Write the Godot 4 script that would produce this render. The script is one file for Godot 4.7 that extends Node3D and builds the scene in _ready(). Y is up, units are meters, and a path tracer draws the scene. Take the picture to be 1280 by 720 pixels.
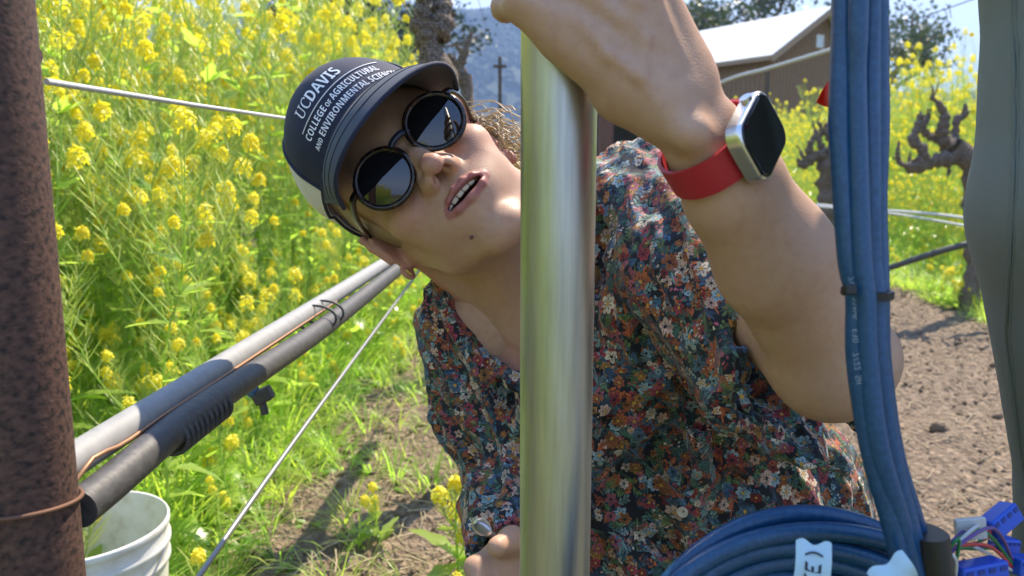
extends Node3D

# ------------------------------------------------------------------ camera numbers
const F := 990.0                       # focal length in photograph pixels (33 mm lens)
const EYE := Vector3(0, 0.85, 0)
const PITCH := 8.9
var cam_basis := Basis(Vector3.RIGHT, -deg_to_rad(PITCH))
var cam := Transform3D(cam_basis, EYE)
const ROW := Vector3(0.0485, 0, -0.99882)      # direction of the vine rows
const ROW_ACROSS := Vector3(0.99882, 0, 0.0485)
var rng := RandomNumberGenerator.new()
var mats := {}
var taken := {}

func lens_point(px: float, py: float, d: float) -> Vector3:      # in the camera's axes
	return Vector3((px - 640.0) / F * d, (360.0 - py) / F * d, -d)

func at(px: float, py: float, d: float) -> Vector3:
	return cam * lens_point(px, py, d)

func row_point(across: float, along: float, h: float) -> Vector3:
	return ROW_ACROSS * across + ROW * along + Vector3(0, h, 0)

# ------------------------------------------------------------------ mesh building
class Shape:
	var v := PackedVector3Array()
	var n := PackedVector3Array()
	var c := PackedColorArray()
	var uv := PackedVector2Array()
	var idx := PackedInt32Array()
	var col := Color(1, 1, 1)

	func put(p: Vector3, nn: Vector3, t := Vector2.ZERO) -> int:
		v.append(p); n.append(nn); c.append(col); uv.append(t)
		return v.size() - 1

	func tri(a: int, b: int, d: int) -> void:
		idx.append(a); idx.append(b); idx.append(d)

	func quad(a: int, b: int, d: int, e: int) -> void:
		tri(a, b, d); tri(a, d, e)

	func flat_tri(a: Vector3, b: Vector3, d: Vector3, up := Vector3.ZERO) -> void:
		var nn := (b - a).cross(d - a).normalized()
		if up != Vector3.ZERO and nn.dot(up) < 0: nn = -nn
		var i := put(a, nn); put(b, nn, Vector2(1, 0)); put(d, nn, Vector2(0, 1))
		tri(i, i + 1, i + 2)

	func flat_quad(a: Vector3, b: Vector3, d: Vector3, e: Vector3, up := Vector3.ZERO) -> void:
		var nn := (b - a).cross(d - a).normalized()
		if up != Vector3.ZERO and nn.dot(up) < 0: nn = -nn
		var i := put(a, nn); put(b, nn, Vector2(1, 0)); put(d, nn, Vector2(1, 1)); put(e, nn, Vector2(0, 1))
		quad(i, i + 1, i + 2, i + 3)

	func tube(path: PackedVector3Array, radii, sides := 10, caps := true, squash := 1.0, up := Vector3.ZERO) -> void:
		var m := path.size()
		var first := v.size()
		var side := Vector3.ZERO
		var run := 0.0
		for i in m:
			var t := (path[mini(i + 1, m - 1)] - path[maxi(i - 1, 0)]).normalized()
			if side == Vector3.ZERO:
				var ref := up if up != Vector3.ZERO else (Vector3.UP if absf(t.y) < 0.9 else Vector3.RIGHT)
				side = ref.cross(t).normalized()
			side = (side - t * side.dot(t)).normalized()
			var bi := t.cross(side)
			var r: float = radii[i] if radii is Array or radii is PackedFloat32Array else radii
			if i > 0: run += path[i].distance_to(path[i - 1])
			for k in sides + 1:
				var a := TAU * k / sides
				var off := side * cos(a) + bi * (sin(a) * squash)
				put(path[i] + off * r, (side * cos(a) * squash + bi * sin(a)).normalized(), Vector2(float(k) / sides, run))
		for i in m - 1:
			for k in sides:
				var q := first + i * (sides + 1) + k
				quad(q, q + 1, q + sides + 2, q + sides + 1)
		if caps:
			for e in 2:
				var i := 0 if e == 0 else m - 1
				var t := (path[1] - path[0]).normalized() * -1.0 if e == 0 else (path[m - 1] - path[m - 2]).normalized()
				var ce := put(path[i], t)
				for k in sides:
					var q := first + i * (sides + 1) + k
					var p0 := put(v[q], t)
					var p1 := put(v[q + 1], t)
					tri(ce, p0, p1)

	func box(center: Vector3, size: Vector3, b := Basis(), bevel := 0.0) -> void:
		var h := size * 0.5
		if bevel <= 0.0:
			for ax in 3:
				for s in [-1.0, 1.0]:
					var nn := Vector3.ZERO; nn[ax] = s
					var u := (ax + 1) % 3
					var w := (ax + 2) % 3
					var ids := []
					for q in [[-1, -1], [1, -1], [1, 1], [-1, 1]]:
						var p := Vector3.ZERO
						p[ax] = s * h[ax]; p[u] = q[0] * h[u]; p[w] = q[1] * h[w]
						ids.append(put(center + b * p, b * nn, Vector2(q[0] * 0.5 + 0.5, q[1] * 0.5 + 0.5)))
					quad(ids[0], ids[1], ids[2], ids[3])
			return
		rounded(center, size, b, bevel, 2)

	func rounded(center: Vector3, size: Vector3, b: Basis, r: float, seg := 3) -> void:
		# a box with round edges: a subdivided cube pushed out from its inner core
		var h := size * 0.5
		var core := h - Vector3(r, r, r)
		var st := []
		for i in seg + 1: st.append(-1.0 + 0.0)
		for ax in 3:
			for s in [-1.0, 1.0]:
				var u := (ax + 1) % 3
				var w := (ax + 2) % 3
				var m := 2 * seg + 2
				var first := v.size()
				for i in m:
					for j in m:
						var p := Vector3.ZERO
						var d := Vector3.ZERO
						var ai := (i if i <= seg else i - 1 - seg) / float(seg)
						var aj := (j if j <= seg else j - 1 - seg) / float(seg)
						p[ax] = s * core[ax]
						p[u] = -core[u] if i <= seg else core[u]
						p[w] = -core[w] if j <= seg else core[w]
						d[ax] = s
						d[u] = -tan((1.0 - ai) * PI / 4) if i <= seg else tan(ai * PI / 4)
						d[w] = -tan((1.0 - aj) * PI / 4) if j <= seg else tan(aj * PI / 4)
						d = d.normalized()
						put(center + b * (p + d * r), b * d, Vector2(p[u] / maxf(size[u], 1e-5) + 0.5, p[w] / maxf(size[w], 1e-5) + 0.5))
				for i in m - 1:
					for j in m - 1:
						quad(first + i * m + j, first + (i + 1) * m + j, first + (i + 1) * m + j + 1, first + i * m + j + 1)

	func ball(center: Vector3, r: Vector3, b := Basis(), rings := 10, sides := 14, lo := -1.0) -> void:
		var first := v.size()
		for i in rings + 1:
			var a := lerpf(asin(lo), PI / 2, float(i) / rings)
			for k in sides + 1:
				var t := TAU * k / sides
				var d := Vector3(cos(a) * cos(t), sin(a), cos(a) * sin(t))
				put(center + b * (d * r), (b * (d / r)).normalized(), Vector2(float(k) / sides, float(i) / rings))
		for i in rings:
			for k in sides:
				var q := first + i * (sides + 1) + k
				quad(q, q + 1, q + sides + 2, q + sides + 1)

	func lathe(profile: PackedVector2Array, center: Vector3, b := Basis(), sides := 32) -> void:
		var first := v.size()
		var m := profile.size()
		for i in m:
			var t := profile[mini(i + 1, m - 1)] - profile[maxi(i - 1, 0)]
			var pn := Vector2(t.y, -t.x).normalized()
			for k in sides + 1:
				var a := TAU * k / sides
				var d := Vector3(cos(a), 0, sin(a))
				put(center + b * (d * profile[i].x + Vector3(0, profile[i].y, 0)), b * (d * pn.x + Vector3(0, pn.y, 0)), Vector2(float(k) / sides, float(i) / m))
		for i in m - 1:
			for k in sides:
				var q := first + i * (sides + 1) + k
				quad(q, q + 1, q + sides + 2, q + sides + 1)

	func grid(nu: int, nv: int, f: Callable) -> void:      # f(u, v) -> point; smooth normals
		var first := v.size()
		for i in nu + 1:
			for j in nv + 1:
				put(f.call(float(i) / nu, float(j) / nv), Vector3.ZERO, Vector2(float(i) / nu, float(j) / nv))
		for i in nu:
			for j in nv:
				var q := first + i * (nv + 1) + j
				quad(q, q + 1, q + nv + 2, q + nv + 1)
		smooth(first, idx.size() - nu * nv * 6)

	func smooth(from_v := 0, from_i := 0) -> void:
		for i in range(from_v, v.size()): n[i] = Vector3.ZERO
		for k in range(from_i, idx.size(), 3):
			var a := idx[k]
			var b := idx[k + 1]
			var d := idx[k + 2]
			var nn := (v[b] - v[a]).cross(v[d] - v[a])
			n[a] += nn; n[b] += nn; n[d] += nn
		for i in range(from_v, v.size()): n[i] = n[i].normalized()

	func orient(center: Vector3) -> void:     # normals away from a point inside
		for i in v.size():
			if n[i].dot(v[i] - center) < 0.0: n[i] = -n[i]

	func shell(from_v: int, from_i: int, t: float) -> void:    # gives the sheet a back face at distance t along its normals
		var m := v.size()
		var mi := idx.size()
		var old := col
		for i in range(from_v, m):
			col = c[i]
			put(v[i] - n[i] * t, -n[i], uv[i])
		for k in range(from_i, mi, 3):
			tri(idx[k] - from_v + m, idx[k + 2] - from_v + m, idx[k + 1] - from_v + m)
		var edges := {}
		for k in range(from_i, mi, 3):
			for e in 3:
				var p := idx[k + e]
				var q := idx[k + (e + 1) % 3]
				if edges.has(Vector2i(q, p)): edges.erase(Vector2i(q, p))
				else: edges[Vector2i(p, q)] = true
		for e in edges:
			var p: int = e.x
			var q: int = e.y
			var mid := (v[p] + v[q]) * 0.5
			var out := (v[q] - v[p]).cross(n[p]).normalized()
			col = c[p]
			var i := put(v[p], out); put(v[q], out); put(v[q] - n[q] * t, out); put(v[p] - n[p] * t, out)
			quad(i, i + 1, i + 2, i + 3)
			if mid == Vector3.INF: break
		col = old

	func add(o: Shape, x: Transform3D) -> void:
		var first := v.size()
		var b := x.basis
		for i in o.v.size():
			v.append(x * o.v[i]); n.append((b * o.n[i]).normalized()); c.append(o.c[i]); uv.append(o.uv[i])
		for i in o.idx: idx.append(i + first)

	func mesh(x := Transform3D(), with_colour := false) -> ArrayMesh:
		var id := x == Transform3D()
		var vv := v
		var nn := n
		if not id:
			vv = PackedVector3Array(); vv.resize(v.size())
			nn = PackedVector3Array(); nn.resize(n.size())
			for i in v.size():
				vv[i] = x * v[i]
				nn[i] = (x.basis * n[i]).normalized()
		for k in range(0, idx.size(), 3):
			var a := idx[k]
			var b := idx[k + 1]
			var d := idx[k + 2]
			if (vv[b] - vv[a]).cross(vv[d] - vv[a]).dot(nn[a] + nn[b] + nn[d]) > 0.0:
				idx[k + 1] = d; idx[k + 2] = b
		var arr := []
		arr.resize(Mesh.ARRAY_MAX)
		arr[Mesh.ARRAY_VERTEX] = vv
		arr[Mesh.ARRAY_NORMAL] = nn
		arr[Mesh.ARRAY_TEX_UV] = uv
		if with_colour: arr[Mesh.ARRAY_COLOR] = c
		arr[Mesh.ARRAY_INDEX] = idx
		var m := ArrayMesh.new()
		m.add_surface_from_arrays(Mesh.PRIMITIVE_TRIANGLES, arr)
		return m

# ------------------------------------------------------------------ bodies: tapered bones joined by a smooth minimum, meshed as surface nets
class Field:
	var kind := PackedInt32Array()      # 0 bone, 1 ellipsoid; +2 carves
	var a := PackedVector3Array()
	var b := PackedVector3Array()
	var ra := PackedFloat32Array()
	var rb := PackedFloat32Array()
	var kk := PackedFloat32Array()
	var inv: Array[Basis] = []
	var bc := PackedVector3Array()
	var br := PackedFloat32Array()
	var noise: FastNoiseLite
	var noise_amp := 0.0
	var noise_dir := Vector3.ZERO
	var space := Transform3D()          # where the points handed in are measured

	func bone(p: Vector3, q: Vector3, r1: float, r2: float, k := 0.01, carve := false) -> void:
		p = space * p; q = space * q
		kind.append(2 if carve else 0); a.append(p); b.append(q - p); ra.append(r1); rb.append(r2); kk.append(k); inv.append(Basis())
		bc.append((p + q) * 0.5); br.append(p.distance_to(q) * 0.5 + maxf(r1, r2))

	func chain(pts: Array, radii: Array, k := 0.01, carve := false) -> void:
		for i in pts.size() - 1: bone(pts[i], pts[i + 1], radii[i], radii[i + 1], k, carve)

	func blob(c: Vector3, r: Vector3, k := 0.01, turn := Basis(), carve := false) -> void:
		kind.append(3 if carve else 1); a.append(space * c); b.append(r); ra.append(0); rb.append(0); kk.append(k)
		inv.append((space.basis * turn).inverse()); bc.append(space * c); br.append(maxf(r.x, maxf(r.y, r.z)))

	func value(p: Vector3, act: PackedInt32Array) -> float:
		var d := 1.0
		for i in act:
			var s := 0.0
			var w := kind[i]
			if w & 1 == 0:
				var pa := p - a[i]
				var ba := b[i]
				var t := clampf(pa.dot(ba) / maxf(ba.length_squared(), 1e-9), 0.0, 1.0)
				s = (pa - ba * t).length() - ra[i] - (rb[i] - ra[i]) * t
			else:
				var q := inv[i] * (p - a[i])
				var q1 := q / b[i]
				var k0 := q1.length()
				s = k0 * (k0 - 1.0) / maxf((q1 / b[i]).length(), 1e-6)
			var k := kk[i]
			if w < 2:
				var h := k - absf(d - s)
				d = minf(d, s) - (h * h * 0.25 / k if h > 0.0 else 0.0)
			else:
				s = -s
				var h := k - absf(d - s)
				d = maxf(d, s) + (h * h * 0.25 / k if h > 0.0 else 0.0)
		if noise_amp > 0.0:
			var q := p - noise_dir * (p.dot(noise_dir) * 0.82)
			var r := noise.get_noise_3dv(q)
			d += noise_amp * (absf(r) * 2.0 - 0.4) + noise_amp * 0.35 * noise.get_noise_3dv(p * 1.7 + Vector3(3, 1, 7))
		return d

	func net(lo: Vector3, hi: Vector3, cell: float, out: Shape, paint = null, keep = null) -> void:
		var nx := int((hi.x - lo.x) / cell) + 2
		var ny := int((hi.y - lo.y) / cell) + 2
		var nz := int((hi.z - lo.z) / cell) + 2
		var val := PackedFloat32Array()
		val.resize(nx * ny * nz)
		val.fill(9.0)
		var at := PackedInt32Array()
		at.resize(nx * ny * nz)
		at.fill(-1)
		const B := 6
		var rad := cell * B * 0.8661
		var sx := ny * nz
		var cells := PackedInt32Array()
		for bx in range(0, nx - 1, B):
			for by in range(0, ny - 1, B):
				for bz in range(0, nz - 1, B):
					var c := lo + Vector3(bx + B * 0.5, by + B * 0.5, bz + B * 0.5) * cell
					var act := PackedInt32Array()
					for i in kind.size():
						if c.distance_to(bc[i]) - br[i] < 2.0 * rad + kk[i]: act.append(i)
					if act.is_empty(): continue
					if absf(value(c, act)) > rad * 1.6 + 0.006: continue
					var ex := mini(bx + B, nx - 1)
					var ey := mini(by + B, ny - 1)
					var ez := mini(bz + B, nz - 1)
					for x in range(bx, ex + 1):
						for y in range(by, ey + 1):
							for z in range(bz, ez + 1):
								var g := x * sx + y * nz + z
								if val[g] == 9.0: val[g] = value(lo + Vector3(x, y, z) * cell, act)
					for x in range(bx, ex):
						for y in range(by, ey):
							for z in range(bz, ez):
								var g := x * sx + y * nz + z
								var q: Array[float] = [val[g], val[g + 1], val[g + nz], val[g + nz + 1], val[g + sx], val[g + sx + 1], val[g + sx + nz], val[g + sx + nz + 1]]
								var neg := 0
								for e in q:
									if e < 0.0: neg += 1
								if neg == 0 or neg == 8: continue
								var sum := Vector3.ZERO
								var cnt := 0
								for e in [[0, 1], [2, 3], [4, 5], [6, 7], [0, 2], [1, 3], [4, 6], [5, 7], [0, 4], [1, 5], [2, 6], [3, 7]]:
									var va := q[e[0]]
									var vb := q[e[1]]
									if (va < 0.0) != (vb < 0.0):
										var t := va / (va - vb)
										var pa := Vector3(e[0] >> 2, (e[0] >> 1) & 1, e[0] & 1)
										var pb := Vector3(e[1] >> 2, (e[1] >> 1) & 1, e[1] & 1)
										sum += pa.lerp(pb, t)
										cnt += 1
								var p := lo + (Vector3(x, y, z) + sum / cnt) * cell
								var h := cell * 0.45
								var d0 := value(p, act)
								var gr := Vector3(value(p + Vector3(h, 0, 0), act) - value(p - Vector3(h, 0, 0), act), value(p + Vector3(0, h, 0), act) - value(p - Vector3(0, h, 0), act), value(p + Vector3(0, 0, h), act) - value(p - Vector3(0, 0, h), act)).normalized()
								p -= gr * clampf(d0, -cell * 0.5, cell * 0.5)
								if paint != null: out.col = paint.call(p, gr)
								at[g] = out.put(p, gr)
								cells.append(g)
		for g in cells:
			var z := g % nz
			var y := (g / nz) % ny
			var x := g / sx
			var s0 := val[g] < 0.0
			if y > 0 and z > 0 and s0 != (val[g + sx] < 0.0): _face(out, at, g, g - nz, g - nz - 1, g - 1, keep)
			if x > 0 and z > 0 and s0 != (val[g + nz] < 0.0): _face(out, at, g, g - sx, g - sx - 1, g - 1, keep)
			if x > 0 and y > 0 and s0 != (val[g + 1] < 0.0): _face(out, at, g, g - sx, g - sx - nz, g - nz, keep)

	func _face(out: Shape, at: PackedInt32Array, g0: int, g1: int, g2: int, g3: int, keep) -> void:
		var p := at[g0]
		var q := at[g1]
		var r := at[g2]
		var s := at[g3]
		if p < 0 or q < 0 or r < 0 or s < 0: return
		if keep != null and not keep.call((out.v[p] + out.v[r]) * 0.5): return
		if out.v[p].distance_squared_to(out.v[r]) < out.v[q].distance_squared_to(out.v[s]):
			out.tri(p, q, r); out.tri(p, r, s)
		else:
			out.tri(q, r, s); out.tri(q, s, p)

# ------------------------------------------------------------------ naming
func numbered(called: String) -> String:
	var k: int = taken.get(called, -1) + 1
	taken[called] = k
	return called if k == 0 else "%s_%03d" % [called, k]

func tag(o: Node3D, label: String, category := "", group := "", kind := "") -> Node3D:
	if label: o.set_meta("label", label)
	if category: o.set_meta("category", category)
	if group: o.set_meta("group", group)
	if kind: o.set_meta("kind", kind)
	return o

func thing(called: String, label: String, category: String, where := Vector3.ZERO, group := "") -> Node3D:
	var o := Node3D.new()
	o.name = numbered(called)
	add_child(o)
	o.position = where
	tag(o, label, category, group)
	return o

func part(called: String, s, m: Material, parent: Node = self, x := Transform3D(), colours := false) -> MeshInstance3D:
	var o := MeshInstance3D.new()
	o.mesh = s.mesh(x, colours) if s is Shape else s
	o.material_override = m
	if parent == self: o.name = numbered(called)
	else:
		var k := 0
		var nm := called
		while parent.has_node(NodePath(nm)):
			k += 1
			nm = "%s_%03d" % [called, k]
		o.name = nm
	parent.add_child(o)
	return o

func sample(path: Array, steps: int) -> PackedVector3Array:      # a smooth line through the points
	var cv := Curve3D.new()
	cv.bake_interval = 0.004
	for i in path.size():
		var t: Vector3 = (path[mini(i + 1, path.size() - 1)] - path[maxi(i - 1, 0)]) / 6.0
		var p: Vector3 = path[i]
		cv.add_point(p, -t, t)
	var out := PackedVector3Array()
	var total := cv.get_baked_length()
	for i in steps + 1: out.append(cv.sample_baked(total * i / steps, true))
	return out

# ------------------------------------------------------------------ materials
func flat(called: String, lin: Color, rough := 0.7, metal := 0.0, spec := 0.5) -> StandardMaterial3D:
	if mats.has(called): return mats[called]
	var m := StandardMaterial3D.new()
	m.resource_name = called
	m.albedo_color = lin.linear_to_srgb()
	m.roughness = rough
	m.metallic = metal
	m.metallic_specular = spec
	mats[called] = m
	return m

func noise_tex(size: int, freq: float, seed_: int, ramp: Array, kind := FastNoiseLite.TYPE_SIMPLEX_SMOOTH, oct := 4, normal := 0.0) -> NoiseTexture2D:
	var t := NoiseTexture2D.new()
	t.width = size; t.height = size; t.seamless = true
	var f := FastNoiseLite.new()
	f.noise_type = kind
	f.seed = seed_; f.frequency = freq
	f.fractal_octaves = oct
	t.noise = f
	if normal > 0.0:
		t.as_normal_map = true
		t.bump_strength = normal
	if ramp.size():
		var g := Gradient.new()
		var offs := PackedFloat32Array()
		var cols := PackedColorArray()
		for r in ramp:
			offs.append(r[0]); cols.append((r[1] as Color).linear_to_srgb())
		g.offsets = offs; g.colors = cols
		t.color_ramp = g
	return t

func noisy(called: String, ramp: Array, scale: float, freq: float, rough := 0.8, bump := 0.0, seed_ := 1, world := false, oct := 4, size := 512) -> StandardMaterial3D:
	if mats.has(called): return mats[called]
	var m := flat(called, Color(1, 1, 1), rough)
	m.albedo_texture = noise_tex(size, freq, seed_, ramp, FastNoiseLite.TYPE_SIMPLEX_SMOOTH, oct)
	m.uv1_triplanar = true
	m.uv1_world_triplanar = world
	m.uv1_scale = Vector3.ONE * scale
	if bump > 0.0:
		m.heightmap_enabled = true
		m.heightmap_texture = noise_tex(size, freq * 1.7, seed_ + 9, [], FastNoiseLite.TYPE_SIMPLEX_SMOOTH, 5)
		m.heightmap_scale = bump
	return m

# ------------------------------------------------------------------ the woman
const SKIN := Color(0.505, 0.315, 0.212)
var head := Transform3D(Basis(Vector3(0.6391, 0.7628, -0.0983), Vector3(-0.7658, 0.6193, -0.1732), Vector3(-0.0713, 0.1860, 0.9800)).orthonormalized(), Vector3(-0.0904, 0.1198, -0.7022))
var woman: Node3D
var to_woman: Transform3D          # camera axes -> the woman's own axes
var upper_lip := [Vector3(-.0215, -.0648, .0035), Vector3(-.0130, -.0598, .0090), Vector3(-.0035, -.0570, .0114), Vector3(.002, -.0580, .0114), Vector3(.0075, -.0570, .0114), Vector3(.0170, -.0598, .0090), Vector3(.0255, -.0642, .0035)]
var lower_lip := [Vector3(-.0210, -.0668, .0030), Vector3(-.0130, -.0700, .0076), Vector3(.002, -.0716, .0093), Vector3(.0170, -.0698, .0076), Vector3(.0250, -.0658, .0030)]

func line_distance(p: Vector3, line: Array) -> float:
	var best := 1.0
	for i in line.size() - 1:
		best = minf(best, p.distance_to(Geometry3D.get_closest_point_to_segment(p, line[i], line[i + 1])))
	return best

func skin_paint(p: Vector3, _n: Vector3) -> Color:
	return SKIN

func face_paint(p: Vector3, nn: Vector3) -> Color:
	var c := SKIN
	if p.z > -0.05 and p.y < -0.02:
		var up := line_distance(p, upper_lip)
		var lo := line_distance(p, lower_lip)
		var lip := maxf(1.0 - smoothstep(.0036, .0050, up), 1.0 - smoothstep(.0044, .0060, lo))
		c = c.lerp(Color(0.37, 0.135, 0.125), lip * 0.9)
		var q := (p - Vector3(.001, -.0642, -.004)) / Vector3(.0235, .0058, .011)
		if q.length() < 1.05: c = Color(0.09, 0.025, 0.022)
		var cheek := Vector2(absf(p.x) - .040, p.y + .035).length()
		c = c.lerp(Color(0.50, 0.235, 0.165), 0.5 * (1.0 - smoothstep(.008, .028, cheek)))
		var nose := Vector3(0, -.034, .026).distance_to(p)
		c = c.lerp(Color(0.50, 0.23, 0.165), 0.5 * (1.0 - smoothstep(.006, .016, nose)))
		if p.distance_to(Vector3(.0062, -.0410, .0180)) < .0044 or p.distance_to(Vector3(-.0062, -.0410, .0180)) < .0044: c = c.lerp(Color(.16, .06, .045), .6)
	if absf(p.x) > .066 and p.z < -.07: c = c.lerp(Color(.52, .22, .16), .5)
	return c

func build_head(sh: Shape) -> void:
	var f := Field.new()
	f.blob(Vector3(0, .032, -.090), Vector3(.0735, .080, .094), .02)
	f.blob(Vector3(0, -.030, -.062), Vector3(.0595, .075, .058), .025)
	f.blob(Vector3(0, -.070, -.046), Vector3(.039, .038, .044), .025)
	for s in [-1.0, 1.0]:
		f.chain([Vector3(.056 * s, -.040, -.086), Vector3(.042 * s, -.080, -.052), Vector3(.0115 * s, -.108, -.010)], [.0135, .0115, .0115], .018)
		f.blob(Vector3(.041 * s, -.029, -.025), Vector3(.023, .017, .021), .020)
		f.blob(Vector3(.031 * s, -.056, -.026), Vector3(.020, .024, .020), .022)
		f.bone(Vector3(.006 * s, .022, -.008), Vector3(.040 * s, .024, -.018), .0105, .0085, .02)
	f.blob(Vector3(0, -.108, -.008), Vector3(.0165, .014, .0145), .018)
	f.blob(Vector3(0, -.066, -.010), Vector3(.030, .024, .0195), .018)
	# sockets and closed-in eyeballs behind the glasses
	for s in [-1.0, 1.0]:
		f.blob(Vector3(.032 * s, .001, .004), Vector3(.0185, .0125, .013), .012, Basis(), true)
	# nose
	f.chain([Vector3(0, .010, -.004), Vector3(0, -.012, .0105), Vector3(0, -.030, .0245)], [.0062, .0064, .0078], .010)
	f.blob(Vector3(0, -.0325, .0258), Vector3(.0094, .0080, .0086), .006)
	for s in [-1.0, 1.0]:
		f.blob(Vector3(.0112 * s, -.0375, .0145), Vector3(.0058, .0066, .0094), .006)
		f.bone(Vector3(.014 * s, -.036, .006), Vector3(.009 * s, -.018, .004), .006, .006, .012)
	# lips
	f.chain(upper_lip, [.0012, .0025, .0030, .0028, .0030, .0025, .0012], .0035)
	f.chain(lower_lip, [.0012, .0030, .0038, .0030, .0012], .0045)
	# neck
	var base := head.affine_inverse() * lens_point(678, 418, .865)
	f.bone(Vector3(0, -.050, -.102), base, .046, .051, .022)
	f.bone(Vector3(0, -.085, -.050), head.affine_inverse() * lens_point(648, 400, .83), .021, .026, .025)
	f.bone(Vector3(.055, -.04, -.105), head.affine_inverse() * lens_point(668, 392, .83), .014, .012, .02)
	f.bone(Vector3(-.055, -.04, -.105), head.affine_inverse() * lens_point(618, 402, .83), .014, .011, .02)
	# collar bones and upper chest
	f.bone(base, lens_point_in_head(660, 470, .88), .060, .085, .05)
	# ears
	for s in [-1.0, 1.0]:
		var turn := Basis(Vector3.UP, 0.45 * s if s < 0 else .12)
		var c := Vector3(.0745 * s if s < 0 else .0690, -.018, -.088 if s < 0 else -.096)
		f.blob(c + Vector3(0, .004, 0), Vector3(.0045, .026, .0165), .008, turn)
		f.chain([c + turn * Vector3(.004 * s, -.010, .013), c + turn * Vector3(.005 * s, .014, .014), c + turn * Vector3(.009 * s, .030, .004), c + turn * Vector3(.012 * s, .022, -.016), c + turn * Vector3(.010 * s, -.004, -.016), c + turn * Vector3(.006 * s, -.020, -.004)], [.0022, .0030, .0034, .0036, .0032, .003], .004)
		f.blob(c + turn * Vector3(.005 * s, -.027, .004), Vector3(.0042, .0085, .0078), .006, turn)
		f.blob(c + turn * Vector3(.007 * s, .002, -.002), Vector3(.005, .012, .007), .004, turn, true)
	# the open mouth and nostrils
	f.blob(Vector3(.001, -.0644, .004), Vector3(.0208, .0047, .017), .002, Basis(Vector3.FORWARD, 0.04), true)
	for s in [-1.0, 1.0]:
		f.blob(Vector3(.0062 * s, -.0425, .0180), Vector3(.0036, .0062, .0064), .002, Basis(Vector3(0, 0, 1), .35 * s) * Basis(Vector3.RIGHT, .5), true)
	var top := sh.v.size()
	f.net(Vector3(-.10, -.245, -.20), Vector3(.125, .122, .05), .0022, sh, face_paint)
	for i in range(top, sh.v.size()):
		sh.v[i] = head * sh.v[i]
		sh.n[i] = head.basis * sh.n[i]

func lens_point_in_head(px: float, py: float, d: float) -> Vector3:
	return head.affine_inverse() * lens_point(px, py, d)

# the left arm, whose hand grips the pipe
var elbow := lens_point(1038, 452, .580)
var wrist := lens_point(842, 118, .474)
var watch_at := lens_point(889, 186, .482)
var arm_dir := (lens_point(1038, 452, .580) - lens_point(842, 118, .474)).normalized()
var watch_n := Vector3(.70, .07, .71)

func build_left_arm(sh: Shape) -> void:
	var f := Field.new()
	var w := watch_n.cross(arm_dir).normalized()
	var shoulder := lens_point(812, 248, .82)
	f.chain([shoulder, elbow.lerp(shoulder, .45), elbow], [.050, .044, .040], .03)
	f.bone(elbow, lens_point(968, 322, .530), .0370, .0385, .02)
	f.bone(elbow, lens_point(1072, 446, .585), .033, .027, .02)
	for s in [-1.0, 1.0]:
		f.chain([lens_point(968, 322, .530) + w * .008 * s, lens_point(915, 232, .497) + w * .008 * s, watch_at + w * .0085 * s, wrist + w * .009 * s], [.0350, .0262, .0188, .0180], .012)
	# the bony bump beside the watch
	f.blob(lens_point(862, 166, .452), Vector3(.011, .010, .009), .014)
	# palm
	var k := [lens_point(652, 6, .467), lens_point(688, -42, .462), lens_point(726, -86, .459), lens_point(766, -118, .462)]
	for i in 4:
		var start: Vector3 = wrist + w * (.014 - .0095 * i) * -1.0
		f.bone(start, k[i], .0180, .0115 + .0006 * i, .011)
	# tendons and veins on the back of the hand
	for i in 4:
		f.chain([wrist + watch_n * .013 + w * (.006 - .004 * i), (wrist + k[i]) * .5 + Vector3(.002, .002, .0155), k[i] + Vector3(0, .001, .0075)], [.0030, .0034, .0052], .007)
	f.chain([lens_point(835, 150, .455), lens_point(800, 96, .4505), lens_point(762, 70, .451), lens_point(716, 18, .4545)], [.0020, .0024, .0024, .0020], .006)
	f.chain([lens_point(800, 96, .4505), lens_point(806, 50, .452), lens_point(780, 0, .4525)], [.0022, .0024, .0020], .006)
	f.bone(lens_point(818, 136, .482), lens_point(706, 48, .474), .0165, .0130, .014)
	f.bone(lens_point(835, 90, .490), lens_point(780, -20, .487), .020, .016, .02)
	f.blob(lens_point(778, 124, .478), Vector3(.015, .0125, .013), .014)
	# five fingers round the far side of the pipe
	var fr := [.0082, .0090, .0093, .0090]
	var px := [[632, 9, .490, 644, 4, .531, 668, -6, .546], [636, -52, .480, 634, -62, .528, 668, -70, .552], [664, -104, .470, 634, -122, .516, 656, -130, .552], [706, -152, .470, 640, -172, .500, 645, -176, .545]]
	for i in 4:
		var q: Array = px[i]
		var r: float = fr[i]
		f.chain([k[i], lens_point(q[0], q[1], q[2]), lens_point(q[3], q[4], q[5]), lens_point(q[6], q[7], q[8])], [r * 1.12, r * 1.02, r * .92, r * .8], .005)
	f.chain([lens_point(846, 72, .490), lens_point(806, -40, .502), lens_point(764, -92, .532), lens_point(715, -108, .548)], [.015, .0125, .0105, .0085], .007)
	var first := sh.v.size()
	f.net(Vector3(-.03, -.13, -.84), Vector3(.30, .30, -.40), .0036, sh, skin_paint)
	sh.col = SKIN

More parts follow.
